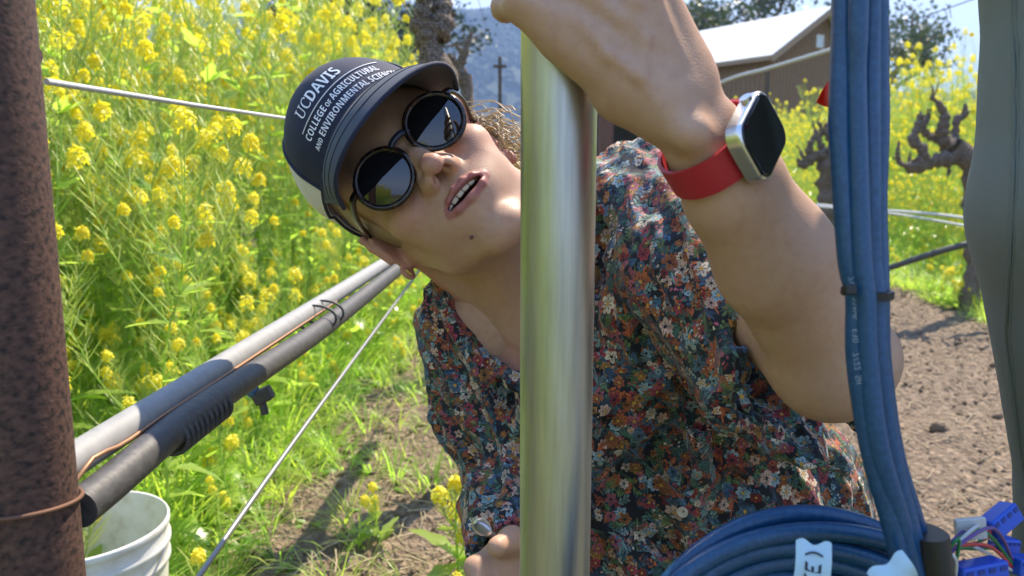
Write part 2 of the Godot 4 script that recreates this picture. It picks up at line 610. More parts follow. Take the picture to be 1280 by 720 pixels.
func build_right_hand(sh: Shape) -> void:
	var f := Field.new()
	f.chain([lens_point(655, 600, .90), lens_point(652, 678, .74), lens_point(645, 708, .685)], [.036, .026, .022], .02)
	var hand := lens_point(636, 712, .665)
	f.bone(lens_point(645, 700, .685), lens_point(627, 706, .655), .022, .020, .015)
	f.bone(lens_point(650, 715, .680), lens_point(640, 735, .655), .021, .019, .015)
	for i in 4:
		var a := lens_point(620 + i * 10, 694 + i * 15, .650)
		f.chain([a, a + Vector3(-.016, -.006, .012), a + Vector3(-.012, -.020, .022), a + Vector3(.008, -.022, .018)], [.0098, .0090, .0082, .0072], .005)
	f.chain([lens_point(655, 690, .67), lens_point(640, 676, .645), lens_point(622, 684, .628)], [.0125, .0105, .0085], .008)
	f.net(Vector3(-.08, -.32, -.95), Vector3(.07, -.12, -.58), .0036, sh, skin_paint)

func build_torso(sh: Shape) -> void:      # under the clothes
	var f := Field.new()
	f.bone(lens_point(668, 400, .87), lens_point(800, 590, .92), .070, .070, .06)
	f.bone(lens_point(598, 400, .85), lens_point(800, 265, .84), .042, .045, .05)
	f.bone(lens_point(800, 590, .92), lens_point(950, 790, .97), .070, .095, .06)
	f.bone(lens_point(590, 400, .85), lens_point(655, 600, .91), .042, .036, .04)
	var p := lens_point(950, 790, .96)
	for s in [-1.0, 1.0]:
		var q := p + Vector3(.09 * s, -.02, 0)
		f.chain([q, q + Vector3(.02 * s - .02, -.10, .30), q + Vector3(.02 * s + .02, -.36, .14)], [.085, .065, .05], .05)
	f.net(Vector3(-.2, -.9, -1.2), Vector3(.6, .2, -.3), .016, sh, skin_paint)

func build_woman() -> void:
	var base := cam * lens_point(930, 800, .95)
	base.y = 0.0
	woman = thing("person", "woman in a navy cap, dark glasses and floral shirt leaning round the metal pipe", "person", base)
	to_woman = Transform3D(Basis(), -base) * cam
	var sh := Shape.new()
	build_head(sh)
	build_left_arm(sh)
	build_right_hand(sh)
	build_torso(sh)
	var skin := flat("skin", Color(1, 1, 1), .52, 0.0, .42)
	skin.vertex_color_use_as_albedo = true
	skin.albedo_texture = noise_tex(512, .02, 5, [[0.0, Color(.88, .82, .79)], [.4, Color(.95, .925, .91)], [.6, Color(.98, .97, .96)], [1.0, Color(1, 1, 1)]], FastNoiseLite.TYPE_SIMPLEX_SMOOTH, 5)
	skin.uv1_triplanar = true
	skin.uv1_scale = Vector3.ONE * 9.0
	skin.heightmap_enabled = true
	skin.heightmap_texture = noise_tex(512, .13, 6, [], FastNoiseLite.TYPE_SIMPLEX_SMOOTH, 3)
	skin.heightmap_scale = .026
	skin.subsurf_scatter_enabled = true
	skin.subsurf_scatter_strength = .12
	part("body", sh, skin, woman, to_woman, true)
	var hx := to_woman * head
	# teeth
	for k in 10:
		var t := (k - 4.5) * .0072
		var th := Shape.new()
		var z := .0060 - 12.0 * t * t
		var tall := .0085 if absi(k * 2 - 9) < 4 else .0075
		th.rounded(Vector3(t + .002, -.0590, z - .0022), Vector3(.0070, tall, .005), Basis(Vector3.UP, 22.0 * t), .0018, 2)
		part("tooth", th, flat("tooth", Color(.84, .80, .70), .25), woman, hx)
	var mole := Shape.new()
	mole.ball(Vector3(-.0245, -.0930, .0008), Vector3(.0021, .0019, .0012))
	part("mole", mole, flat("mole", Color(.11, .045, .03), .6), woman, hx)
	var stud := Shape.new()
	var lobe := Vector3(-.0795, -.047, -.080)
	for k in 9:
		var a := TAU * k / 8.0
		var off := Vector3.ZERO if k == 8 else Vector3(0, cos(a), sin(a)) * .0032
		stud.ball(lobe + off, Vector3.ONE * (.0024 if k == 8 else .0014), Basis(), 6, 8)
	tag(part("earring", stud, flat("gold", Color(.80, .58, .24), .22, 1.0), woman, hx), "small gold cluster stud earring")
	build_hair(hx)

func build_hair(hx: Transform3D) -> void:
	var m := flat("hair", Color(.40, .32, .21), .42)
	m.backlight_enabled = true
	m.backlight = Color(.8, .74, .58)
	# hair lying close to the skull below the cap, then loose strands
	var shell := Shape.new()
	shell.grid(40, 18, func(u: float, v: float):
		var th := deg_to_rad(lerpf(98.0, 294.0, u))
		var y := lerpf(.060, -.050, v)
		var pinch := 1.0 - .30 * pow(v, 2.2)
		var wav := 1.0 + .012 * sin(th * 34.0) + .008 * sin(th * 61.0 + v * 9.0)
		return Vector3(.0800 * sin(th) * pinch * wav, y, -.090 + .100 * cos(th) * pinch * wav))
	part("hair", shell, m, woman, hx)
	rng.seed = 71
	var st := Shape.new()
	for k in 255:
		var left := k < 255
		var s := 1.0 if left else -1.0
		var th := deg_to_rad(rng.randf_range(86, 140))
		var p := Vector3(.079 * sin(th) * s, rng.randf_range(-.01, .042), -.088 + .098 * cos(th))
		var ln := rng.randf_range(.035, .085) if left else rng.randf_range(.015, .035)
		var d := Vector3(s * rng.randf_range(.15, .55), rng.randf_range(-.9, -.35), rng.randf_range(-.5, .1)).normalized()
		var pts := [p]
		var spin := rng.randf_range(0, TAU)
		var curl := rng.randf_range(.25, .85)
		for i in 9:
			spin += rng.randf_range(.3, 1.1)
			d = (d + Vector3(cos(spin) * .6, -.16, sin(spin) * .6) * curl).normalized()
			pts.append(pts[-1] + d * ln / 9.0)
		var r := rng.randf_range(.00035, .0008)
		st.tube(sample(pts, 18), r, 4, false)
	part("loose_strands", st, m, woman, hx).set_meta("kind", "stuff")

# ------------------------------------------------------------------ cap, glasses, watch
func rim(th: float) -> float:              # height of the cap's lower edge round the head
	var c := cos(th)
	return (.0582 - .012 * (1.0 - c) if c > 0 else .0462 + .034 * c)

const CAP_A := .0840
const CAP_B := .1060
func crown_point(th: float, phi: float, out := 0.0) -> Vector3:
	var r := pow(maxf(1.0 - pow(phi, 2.7), 0.0), .52)
	r *= 1.0 - .055 * absf(sin(th)) * (1.0 - smoothstep(0.0, .35, phi)) - (.05 * (1.0 - smoothstep(0.0, .35, phi)) if cos(th) < 0.0 else 0.0)
	var h := .102 + (.026 * pow(maxf(cos(th), 0.0), 1.5) if phi > 0 else 0.0) * sin(phi * PI) * .55
	var tilt := -.012 * phi
	var n := Vector3(sin(th) / CAP_A, 0, cos(th) / CAP_B).normalized() * (1.0 - phi * .6) + Vector3(0, phi * .6, 0)
	return Vector3(CAP_A * sin(th) * r, rim(th) + phi * (h - (rim(th) - .040) * 0.55), -.087 + tilt + CAP_B * cos(th) * r) + n.normalized() * out

func cloth(called: String, lin: Color, size := 260.0, seed_ := 3) -> StandardMaterial3D:
	var m := flat(called, Color(1, 1, 1), .85)
	m.albedo_texture = noise_tex(256, .05, seed_, [[0, lin * .72], [.5, lin], [1, lin * 1.3]], FastNoiseLite.TYPE_SIMPLEX, 3)
	m.uv1_triplanar = true
	m.uv1_scale = Vector3.ONE * 70.0
	var w := Image.create(64, 64, false, Image.FORMAT_RGBA8)
	for x in 64:
		for y in 64:
			var over := ((x / 4) + (y / 4)) % 2 == 0
			var h := sin(PI * ((y if over else x) % 4 + .5) / 4.0)
			w.set_pixel(x, y, Color(h, h, h))
	m.heightmap_enabled = true
	m.heightmap_texture = ImageTexture.create_from_image(w)
	m.heightmap_scale = .008 * 260.0 / size
	m.rim_enabled = true
	m.rim = .12
	return m

func build_cap() -> void:
	var hx := cam * head
	var base := hx * Vector3(0, .04, -.08)
	var x := Transform3D(Basis(), -base) * hx * Transform3D(Basis(), Vector3(0, 0, -.087)) * Transform3D(Basis(Vector3.UP, deg_to_rad(6.0)), Vector3(0, 0, .087))
	var cap := thing("cap", "navy trucker cap with white lettering and a curved brim on the woman's head", "cap", base)
	var navy := cloth("navy_cloth", Color(.016, .022, .050))
	var white := cloth("white_mesh", Color(.72, .72, .74), 260.0, 4)
	var half := deg_to_rad(61.0)
	var s := Shape.new()
	s.grid(48, 22, func(u: float, v: float): return crown_point(lerpf(-half, half, u), v * .985))
	s.orient(Vector3(0, .06, -.087))
	s.shell(0, 0, .0016)
	part("front_panel", s, navy, cap, x)
	var bk := Shape.new()
	bk.grid(56, 20, func(u: float, v: float):
		var th := lerpf(half, TAU - half, u)
		return crown_point(th, v * .985, -.0008 + .0012 * sin(v * 40.0) * 0.0))
	bk.orient(Vector3(0, .06, -.087))
	bk.shell(0, 0, .0012)
	part("mesh_back", bk, white, cap, x)
	var button := Shape.new()
	button.ball(crown_point(0, .985) * Vector3(0, 1, 1) + Vector3(0, .001, -.0) , Vector3(.008, .004, .008))
	part("button", button, navy, cap, x)
	# stitched seams
	for th in [-half, half]:
		var pts := PackedVector3Array()
		for i in 25: pts.append(crown_point(th, i / 24.0 * .97, .0004))
		var t := Shape.new()
		t.tube(pts, .0009 if th == 0.0 else .0016, 6, false)
		part("seam", t, navy, cap, x)
	var rimline := PackedVector3Array()
	for i in 97: rimline.append(crown_point(TAU * i / 96.0, 0.0, .0006))
	var sb := Shape.new()
	sb.tube(rimline, .0018, 6, false)
	part("rim_binding", sb, navy, cap, x)
	# the brim
	var brim := Shape.new()
	brim.grid(56, 14, func(u: float, v: float): return brim_point(lerpf(-1, 1, u), v))
	brim.orient(Vector3(0, -.3, -.05))
	brim.shell(0, 0, .0028)
	part("brim", brim, cloth("brim_cloth", Color(.045, .058, .085), 200.0, 8), cap, x)
	var edge := PackedVector3Array()
	for i in 65: edge.append(brim_point(lerpf(-1, 1, i / 64.0), 1.0) - Vector3(0, .0014, 0))
	var eb := Shape.new()
	eb.tube(edge, .0021, 8)
	part("brim_edge", eb, navy, cap, x)
	for v in [.2, .4, .6, .8]:
		var pts := PackedVector3Array()
		for i in 57: pts.append(brim_point(lerpf(-.97, .97, i / 56.0), v) + Vector3(0, .0002, .0002))
		var t := Shape.new()
		t.tube(pts, .00045, 4, false)
		part("stitching", t, navy, cap, x)
	# lettering
	var ink := flat("white_print", Color(.80, .80, .80), .6)
	cap_words("UC", .0120, .104, .0345, "Droid Serif", 400, cap, x, ink, -.0480)
	cap_words("DAVIS", .0120, .104, .0345, "Droid Sans", 800, cap, x, ink, -.0265)
	cap_words("COLLEGE", .0064, .0, .0195, "Droid Sans", 800, cap, x, ink, -.0600)
	cap_words("OF", .0044, .0, .0195, "Droid Sans", 800, cap, x, ink, -.0205)
	cap_words("AGRICULTURAL", .0064, .0, .0195, "Droid Sans", 800, cap, x, ink, -.0110)
	cap_words("AND", .0044, .0, .0095, "Droid Sans", 800, cap, x, ink, -.0622)
	cap_words("ENVIRONMENTAL SCIENCES", .0064, .0, .0095, "Droid Sans", 800, cap, x, ink, -.0470)
	var rule := PackedVector3Array()
	for i in 33: rule.append(cap_place(lerpf(-.058, .062, i / 32.0), .0295, .0006))
	var rl := Shape.new()
	rl.tube(rule, .0006, 5)
	part("printed_rule", rl, ink, cap, x)

func cap_place(sx: float, h: float, out: float) -> Vector3:
	var th := sx / .096
	return crown_point(th, h / .093, out)

func cap_words(text: String, tall: float, _w: float, h: float, font: String, weight: int, cap: Node3D, x: Transform3D, m: Material, start: float) -> void:
	var f := SystemFont.new()
	f.font_names = PackedStringArray([font])
	f.font_weight = weight
	var t := TextMesh.new()
	t.text = text
	t.font = f
	t.font_size = 48
	t.pixel_size = tall / 34.5
	t.depth = .0
	t.curve_step = 1.0
	t.horizontal_alignment = HORIZONTAL_ALIGNMENT_LEFT
	t.vertical_alignment = VERTICAL_ALIGNMENT_BOTTOM
	var arr := t.get_mesh_arrays() if t.get_surface_count() else []
	if arr.is_empty(): return
	var s := Shape.new()
	var lo := 1e9
	for p in (arr[Mesh.ARRAY_VERTEX] as PackedVector3Array): lo = minf(lo, p.y)
	for p in (arr[Mesh.ARRAY_VERTEX] as PackedVector3Array):
		var q := cap_place(start + p.x, h + p.y - lo, .0006)
		s.put(q, (q - Vector3(0, .06, -.087)).normalized())
	s.idx = PackedInt32Array(arr[Mesh.ARRAY_INDEX])
	part("lettering", s, m, cap, x)

func brim_point(u: float, v: float) -> Vector3:
	var th := u * deg_to_rad(72.0)
	var inner := crown_point(th, 0.0, .0005)
	var c := pow(maxf(cos(u * PI * .5), 0.0), .62)
	var ox := .0755 * sin(u * PI * .5)
	var oz := -.004 + .014 * (1.0 - u * u) + .070 * c
	var outer := Vector3(ox, .0165 - .0043 * u * u, oz)
	var p := inner.lerp(outer, v)
	p.y += .009 * sin(v * PI) * (1.0 - .6 * u * u)
	return p

func tortoise() -> StandardMaterial3D:
	var m := noisy("tortoiseshell", [[0, Color(.006, .005, .006)], [.52, Color(.010, .008, .007)], [.72, Color(.05, .024, .010)], [.9, Color(.12, .06, .024)], [1, Color(.02, .014, .01)]], 16.0, .011, .18, 0.0, 12)
	return m

func build_glasses() -> void:
	var hx := cam * head
	var base := hx * Vector3(0, 0, .012)
	var x := Transform3D(Basis(), -base) * hx
	var g := thing("sunglasses", "round tortoiseshell sunglasses with dark mirrored lenses on the woman's face", "sunglasses", base)
	var lens := flat("dark_lens", Color(.005, .006, .008), .03, 0.0, .80)
	var tor := tortoise()
	for s in [-1.0, 1.0]:
		var b := Basis(Vector3.UP, .10 * s) * Basis(Vector3.RIGHT, .05)
		var c := Vector3(.0335 * s, -.002, .0125)
		var ring := PackedVector3Array()
		for i in 49:
			var a := TAU * i / 48.0
			ring.append(c + b * lens_rim(a, s, 1.0))
		var r := Shape.new()
		r.tube(ring, .0021, 10, false, 1.3)
		part("rim", r, tor, g, x)
		var l := Shape.new()
		l.grid(48, 12, func(u: float, v: float):
			var q := lens_rim(TAU * u, s, v * 1.0)
			var rr := Vector2(q.x, q.y).length()
			return c + b * Vector3(q.x, q.y, .0045 * (1.0 - rr * rr / .00062)))
		part("lens", l, lens, g, x)
		var tm := Shape.new()
		tm.tube(sample([c + b * Vector3(.0255 * s, .010, .0), Vector3(.0665 * s, .009, .002), Vector3(.0745 * s, .008, -.030), Vector3(.0775 * s, .006, -.085), Vector3(.0770 * s, -.016, -.112)], 24), .0026, 8, true, 1.5)
		part("temple", tm, tor, g, x)
		var pad := Shape.new()
		pad.ball(Vector3(.0100 * s, -.006, .0085), Vector3(.0020, .006, .0035), Basis(Vector3.UP, .5 * s))
		part("nose_pad", pad, tor, g, x)
	var br := Shape.new()
	br.tube(sample([Vector3(-.0125, .0085, .0135), Vector3(-.005, .0118, .0165), Vector3(.005, .0118, .0165), Vector3(.0125, .0085, .0135)], 12), .0025, 8, true, 1.3)
	part("bridge", br, flat("dark_blue_plastic", Color(.016, .024, .045), .2), g, x)

func lens_rim(a: float, s: float, v: float) -> Vector3:
	var ca := cos(a)
	var sa := sin(a)
	var r := .0268 + .0012 * cos(2.0 * a - s * .6 + (0.0 if s > 0 else PI)) * 0.0 - (.0016 * maxf(sa, 0.0) * maxf(sa, 0.0))
	return Vector3(ca * r, sa * r * .965, 0) * v

func build_watch() -> void:
	var ax := arm_dir
	var n := (watch_n - ax * watch_n.dot(ax)).normalized()
	var w := n.cross(ax).normalized()
	var c := watch_at
	var base := cam * c
	var x := Transform3D(Basis(), -base) * cam
	var o := thing("wristwatch", "square silver wristwatch with black screen and red band on the woman's left wrist", "watch", base)
	var red := flat("red_rubber", Color(.42, .018, .028), .45)
	var silver := flat("silver_metal", Color(.72, .72, .70), .28, 1.0)
	# the band round the wrist
	var band := Shape.new()
	band.grid(64, 8, func(u: float, v: float):
		var a := TAU * u
		var along := (v - .5) * (.0235 - .004 * absf(sin(a * .5)))
		return c + w * sin(a) * .0352 + n * (cos(a) * .0300 - .0005) + ax * along)
	band.orient(c)
	band.shell(0, 0, .0024)
	tag(part("band", band, red, o, x), "red rubber watch band")
	var bb := Basis(ax, w, n)
	var up := c + n * .0308
	var body := Shape.new()
	rounded_slab(body, up, bb, .0405, .0478, .0092, .0108)
	part("case", body, silver, o, x)
	var face := Shape.new()
	rounded_slab(face, up + n * .0038, bb, .0374, .0447, .0036, .0100)
	var black := flat("black_glass", Color(.004, .004, .005), .06, 0.0, .5)
	part("screen", face, black, o, x)
	var crown := Shape.new()
	crown.tube(PackedVector3Array([up - ax * .0198 + w * .009, up - ax * .0224 + w * .009]), .0036, 16)
	part("crown", crown, silver, o, x)

func rounded_slab(s: Shape, c: Vector3, b: Basis, lx: float, ly: float, t: float, r: float) -> void:
	# a slab with rounded corners whose upper edge is softened
	var prof := [[1.0, -.5], [1.0, .18], [.985, .36], [.95, .47], [.90, .5]]
	var ring := []
	for i in 40:
		var a := TAU * i / 40.0
		ring.append(Vector2(signf(cos(a)) * (lx * .5 - r) + cos(a) * r, signf(sin(a)) * (ly * .5 - r) + sin(a) * r))
	var first := s.v.size()
	for pr in prof:
		for i in 40:
			var q: Vector2 = ring[i]
			var ins: float = minf(lx, ly) * .5 * (1.0 - pr[0])
			var d := q.normalized()
			s.put(c + b * Vector3(q.x - d.x * ins, q.y - d.y * ins, pr[1] * t), Vector3.ZERO)
	var fi := s.idx.size()
	for k in prof.size() - 1:
		for i in 40:
			var j := (i + 1) % 40
			s.quad(first + k * 40 + i, first + k * 40 + j, first + k * 40 + 40 + j, first + k * 40 + 40 + i)
	s.smooth(first, fi)
	var top := s.v.size()
	var up := b.z
	var mid := s.put(c + b * Vector3(0, 0, .5 * t), up)
	for i in 40: s.put(s.v[first + (prof.size() - 1) * 40 + i], up)
	for i in 40: s.tri(mid, top + 1 + i, top + 1 + (i + 1) % 40)
	for i in range(first, top):
		if s.n[i].dot(s.v[i] - c) < 0: s.n[i] = -s.n[i]

# ------------------------------------------------------------------ clothes
func print_texture() -> ImageTexture:      # small crowded flowers and leaves on dark cloth
	const N := 1024
	var px := PackedByteArray()
	px.resize(N * N * 4)
	for i in N * N:
		px[i * 4] = 18; px[i * 4 + 1] = 22; px[i * 4 + 2] = 29; px[i * 4 + 3] = 255
	rng.seed = 5150
	var petals := [Color(.56, .22, .25), Color(.60, .33, .36), Color(.60, .34, .20), Color(.47, .16, .14), Color(.76, .71, .62), Color(.52, .62, .64), Color(.28, .39, .46), Color(.58, .42, .20), Color(.56, .34, .18), Color(.74, .62, .54)]
	var greens := [Color(.18, .30, .29), Color(.25, .37, .31), Color(.30, .38, .22), Color(.20, .31, .40), Color(.38, .47, .44), Color(.14, .21, .26)]
	for pass_ in 3:
		for k in [700, 470, 470][pass_]:
			var c := Vector2(rng.randf() * N, rng.randf() * N)
			var a := rng.randf() * TAU
			if pass_ == 0 or rng.randf() < .30:
				# a sprig of leaves or a tuft of grass
				var g: Color = greens[rng.randi() % 6]
				var nb := rng.randi_range(4, 8)
				var fan := rng.randf() < .4
				var warm := rng.randf() < .18
				if warm: g = Color(.58, .30, .16)
				for q in nb:
					var aa := a + (q - nb * .5) * (.24 if fan else .0) + (0.0 if fan else (.8 if q % 2 == 0 else -.8))
					var st := c if fan else c + Vector2.from_angle(a) * (q * 8.0)
					var ln := rng.randf_range(26, 62) if fan else rng.randf_range(14, 26)
					spot(px, N, st + Vector2.from_angle(aa) * ln * .5, ln * .5, rng.randf_range(2.0, 4.2) if fan else 5.0, aa, g * rng.randf_range(.75, 1.3))
			elif rng.randf() < .80:
				# a flower of five or six petals
				var f: Color = petals[rng.randi() % 10]
				var r := rng.randf_range(9, 28)
				var np := rng.randi_range(5, 7)
				for q in np:
					var aa := a + TAU * q / np
					spot(px, N, c + Vector2.from_angle(aa) * r * .62, r * .50, r * .34, aa, f * rng.randf_range(.82, 1.12))
					spot(px, N, c + Vector2.from_angle(aa) * r * .45, r * .26, r * .07, aa, f * .55)
				spot(px, N, c, r * .24, r * .24, 0, Color(.75, .58, .22) if rng.randf() < .6 else Color(.10, .08, .12))
			else:
				# buds and berries along a stem
				var f: Color = petals[rng.randi() % 10]
				for q in 7:
					spot(px, N, c + Vector2(rng.randfn(), rng.randfn()) * 17.0, rng.randf_range(3.0, 6.5), rng.randf_range(3.0, 6.0), 0, f * rng.randf_range(.8, 1.15))
	var im := Image.create_from_data(N, N, false, Image.FORMAT_RGBA8, px)
	return ImageTexture.create_from_image(im)

func spot(px: PackedByteArray, n: int, c: Vector2, rx: float, ry: float, a: float, col: Color) -> void:
	var m := int(maxf(rx, ry)) + 1
	var ca := cos(a)
	var sa := sin(a)
	var r8 := clampi(int(col.r * 255), 0, 255)
	var g8 := clampi(int(col.g * 255), 0, 255)
	var b8 := clampi(int(col.b * 255), 0, 255)
	var cx := int(c.x)
	var cy := int(c.y)
	for y in range(-m, m + 1):
		for x in range(-m, m + 1):
			var u := (x * ca + y * sa) / rx
			var w := (y * ca - x * sa) / ry
			if u * u + w * w <= 1.0:
				var i := (posmod(cy + y, n) * n + posmod(cx + x, n)) * 4
				px[i] = r8; px[i + 1] = g8; px[i + 2] = b8

func shirt_bones() -> Array:      # [from, to, radius]: which way the print runs on each piece of the shirt
	return [
		[lens_point(715, 450, .87), lens_point(960, 790, .95), .13],
		[lens_point(600, 397, .86), lens_point(790, 275, .85), .085],
		[lens_point(812, 248, .82), lens_point(985, 440, .640), .075],
		[lens_point(585, 396, .84), lens_point(652, 600, .90), .06],
		[lens_point(640, 600, .90), lens_point(630, 680, .70), .05]]

func build_shirt() -> void:
	var f := Field.new()
	f.noise = FastNoiseLite.new()
	f.noise.seed = 21
	f.noise.frequency = 15.0
	f.noise.fractal_octaves = 2
	f.noise_amp = .0105
	f.noise_dir = Vector3(.35, -.75, .25).normalized()
	# chest, back and belly
	f.bone(lens_point(672, 455, .88), lens_point(775, 690, .93), .082, .103, .06)
	f.bone(lens_point(760, 385, .88), lens_point(960, 620, .93), .092, .110, .06)
	f.bone(lens_point(870, 650, .93), lens_point(980, 800, .97), .125, .145, .08)
	f.blob(lens_point(688, 520, .815), Vector3(.068, .068, .062), .06)
	f.blob(lens_point(822, 452, .820), Vector3(.070, .070, .062), .06)
	f.bone(lens_point(594, 404, .85), lens_point(655, 404, .88), .052, .058, .05)
	f.bone(lens_point(800, 268, .84), lens_point(700, 352, .87), .064, .066, .05)
	# left sleeve, open at the end
	var s0 := lens_point(800, 262, .82)
	var s1 := lens_point(985, 442, .655)
	f.chain([s0, s0.lerp(s1, .5), s1], [.066, .076, .078], .035)
	f.bone(lens_point(990, 470, .67), lens_point(1030, 520, .66), .062, .040, .035)
	# right sleeve
	f.chain([lens_point(592, 402, .85), lens_point(615, 500, .87), lens_point(652, 590, .89)], [.053, .058, .054], .04)
	f.chain([lens_point(652, 590, .89), lens_point(645, 640, .78), lens_point(634, 684, .72)], [.056, .048, .037], .03)
	# gathered folds
	for q in [[840, 262, .745, 760, 400, .755], [870, 300, .72, 800, 470, .745], [905, 470, .70, 860, 640, .78], [592, 372, .795, 618, 470, .80], [960, 520, .66, 1060, 580, .75], [620, 400, .80, 655, 560, .79]]:
		f.bone(lens_point(q[0], q[1], q[2] + .012), lens_point(q[3], q[4], q[5] + .012), .015, .009, .040)
	for q in [[855, 330, .725, 790, 480, .735], [930, 520, .665, 900, 650, .76], [612, 385, .785, 640, 500, .79], [700, 640, .80, 900, 700, .82], [1000, 545, .62, 1075, 560, .70], [760, 300, .775, 730, 420, .77]]:
		f.bone(lens_point(q[0], q[1], q[2]), lens_point(q[3], q[4], q[5]), .012, .007, .028, true)
	# neck opening and the hollow of the open sleeve
	f.chain([lens_point(640, 362, .80), lens_point(652, 420, .792), lens_point(668, 462, .775)], [.062, .040, .010], .010, true)
	f.bone(lens_point(690, 330, .84), lens_point(655, 340, .83), .060, .060, .012, true)
	var dir := (s1 - s0).normalized()
	f.bone(s1 + dir * .115, s1 - dir * .02, .085, .064, .006, true)
	var ca := dir.cross(Vector3.UP).normalized()
	var cb := ca.cross(dir)
	for i in 14:      # the rolled cuff
		var p0 := s1 + dir * .012 + (ca * cos(TAU * i / 14.0) + cb * sin(TAU * i / 14.0)) * (.074 + .004 * sin(i * 2.1))
		var p1 := s1 + dir * .012 + (ca * cos(TAU * (i + 1) / 14.0) + cb * sin(TAU * (i + 1) / 14.0)) * (.074 + .004 * sin((i + 1) * 2.1))
		f.bone(p0, p1, .0105, .0105, .005)
	f.bone(lens_point(632, 705, .68), lens_point(637, 676, .73), .030, .023, .004, true)
	# the band of the collar along the open neck
	var every := PackedInt32Array()
	for i in f.kind.size(): every.append(i)
	var last := Vector3.ZERO
	for q in [[551, 346], [557, 374], [566, 398], [579, 422], [597, 444], [617, 463], [640, 478], [662, 488]]:
		var d := .60
		while d < 1.1 and f.value(lens_point(q[0], q[1], d), every) > .0015: d += .002
		var hit := lens_point(q[0], q[1], d + .002)
		if last != Vector3.ZERO and last.distance_to(hit) < .06: f.bone(last, hit, .0065, .0065, .004)
		last = hit
	var sh := Shape.new()
	f.net(Vector3(-.20, -.52, -1.16), Vector3(.52, .21, -.52), .0058, sh)
	# the print follows each piece: unwrapped round its bone, one piece per triangle
	var bones := shirt_bones()
	var out := Shape.new()
	var frames := []
	for b in bones:
		var t: Vector3 = ((b[1] as Vector3) - b[0]).normalized()
		var side := t.cross(Vector3(0, 0, -1)).normalized()
		frames.append([t, side, t.cross(side)])
	for k in range(0, sh.idx.size(), 3):
		var mid := (sh.v[sh.idx[k]] + sh.v[sh.idx[k + 1]] + sh.v[sh.idx[k + 2]]) / 3.0
		var best := 0
		var bd := 9.0
		for i in bones.size():
			var q := Geometry3D.get_closest_point_to_segment(mid, bones[i][0], bones[i][1])
			var lie: float = sh.n[sh.idx[k]].dot(frames[i][0])
			var d: float = mid.distance_to(q) / bones[i][2] * (1.0 + 2.2 * lie * lie)
			if d < bd: bd = d; best = i
		# laid flat from whichever side of that piece the cloth faces
		var fr: Array = frames[best]
		var o: Vector3 = bones[best][0]
		var nn := (sh.n[sh.idx[k]] + sh.n[sh.idx[k + 1]] + sh.n[sh.idx[k + 2]]).normalized()
		var nt := absf(nn.dot(fr[0]))
		var ns := absf(nn.dot(fr[1]))
		var nf := absf(nn.dot(fr[2]))
		var ua: Vector3 = fr[1]
		var va: Vector3 = fr[0]
		if ns > nf and ns >= nt: ua = fr[2]
		elif nt > nf and nt > ns: va = fr[2]
		for e in 3:
			var p := sh.v[sh.idx[k + e]]
			out.idx.append(out.put(p, sh.n[sh.idx[k + e]], Vector2((p - o).dot(ua), (p - o).dot(va)) / .265 + Vector2(best * .37, best * .21)))
	var m := flat("floral_cotton", Color(1, 1, 1), .82)
	m.albedo_texture = print_texture()
	m.rim_enabled = true
	m.rim = .25
	m.backlight_enabled = true
	m.backlight = Color(.12, .12, .12)
	tag(part("shirt", out, m, woman, to_woman), "crumpled dark shirt with a dense print of small flowers")
	# placket with buttons
	var strip := [lens_point(668, 462, .786), lens_point(716, 520, .770), lens_point(770, 566, .775), lens_point(812, 605, .80), lens_point(853, 641, .815), lens_point(915, 700, .825)]
	var pl := Shape.new()
	var all := PackedInt32Array()
	for i in f.kind.size(): all.append(i)
	for q in [[771, 565], [853, 640], [1075, 603]]:
		var d := .55
		while d < 1.0 and f.value(lens_point(q[0], q[1], d), all) > .0008: d += .0012
		var n := Vector3.ZERO
		for ax in 3:
			var h := Vector3.ZERO; h[ax] = .004
			n[ax] = f.value(lens_point(q[0], q[1], d) + h, all) - f.value(lens_point(q[0], q[1], d) - h, all)
		n = n.normalized()
		var b := Shape.new()
		var side := n.cross(Vector3.UP).normalized()
		b.lathe(PackedVector2Array([Vector2(0, .0012), Vector2(.0026, .0010), Vector2(.0032, .0020), Vector2(.0046, .0022), Vector2(.0056, .0013), Vector2(.0056, 0), Vector2(0, -.001)]), lens_point(q[0], q[1], d), Basis(side, n, side.cross(n)), 18)
		part("button", b, flat("button_shell", Color(.52, .46, .34), .3), woman, to_woman)
	# the buttoned front strip, laid on the cloth
	var strip_line := sample(strip, 36)
	var rows := []
	for i in 37:
		var t := (strip_line[mini(i + 1, 36)] - strip_line[maxi(i - 1, 0)])
		var ac := Vector3(-t.y, t.x, 0).normalized()
		for j in 5:
			var aim := strip_line[i] + ac * ((j - 2) * .0062)
			var ray := aim.normalized()
			var d := .62
			while d < 1.15 and f.value(ray * d, all) > .0006: d += .0016
			var lift := .0016 if j > 0 and j < 4 else .0004
			rows.append(ray * (d - lift))
	pl.grid(36, 4, func(u: float, v: float): return rows[roundi(u * 36) * 5 + roundi(v * 4)])
	pl.orient(Vector3(.1, -.2, -1.4))
	for i in pl.v.size(): pl.uv[i] = Vector2(pl.v[i].x * .8 + pl.v[i].y * .6, pl.v[i].y * .8 - pl.v[i].x * .6) / .30
	pl.shell(0, 0, .0012)
	part("placket", pl, m, woman, to_woman)
	# trousers below the shirt
	var tr := Field.new()
	var p := lens_point(950, 790, .97)
	tr.bone(lens_point(880, 690, .95), p, .105, .135, .06)
	for s in [-1.0, 1.0]:
		var q := p + Vector3(.085 * s, -.02, 0)
		tr.chain([q, q + Vector3(.02 * s - .02, -.10, .30), q + Vector3(.02 * s + .02, -.36, .14)], [.105, .085, .07], .05)
	var ts := Shape.new()
	tr.net(Vector3(-.1, -.95, -1.25), Vector3(.6, -.1, -.35), .013, ts)
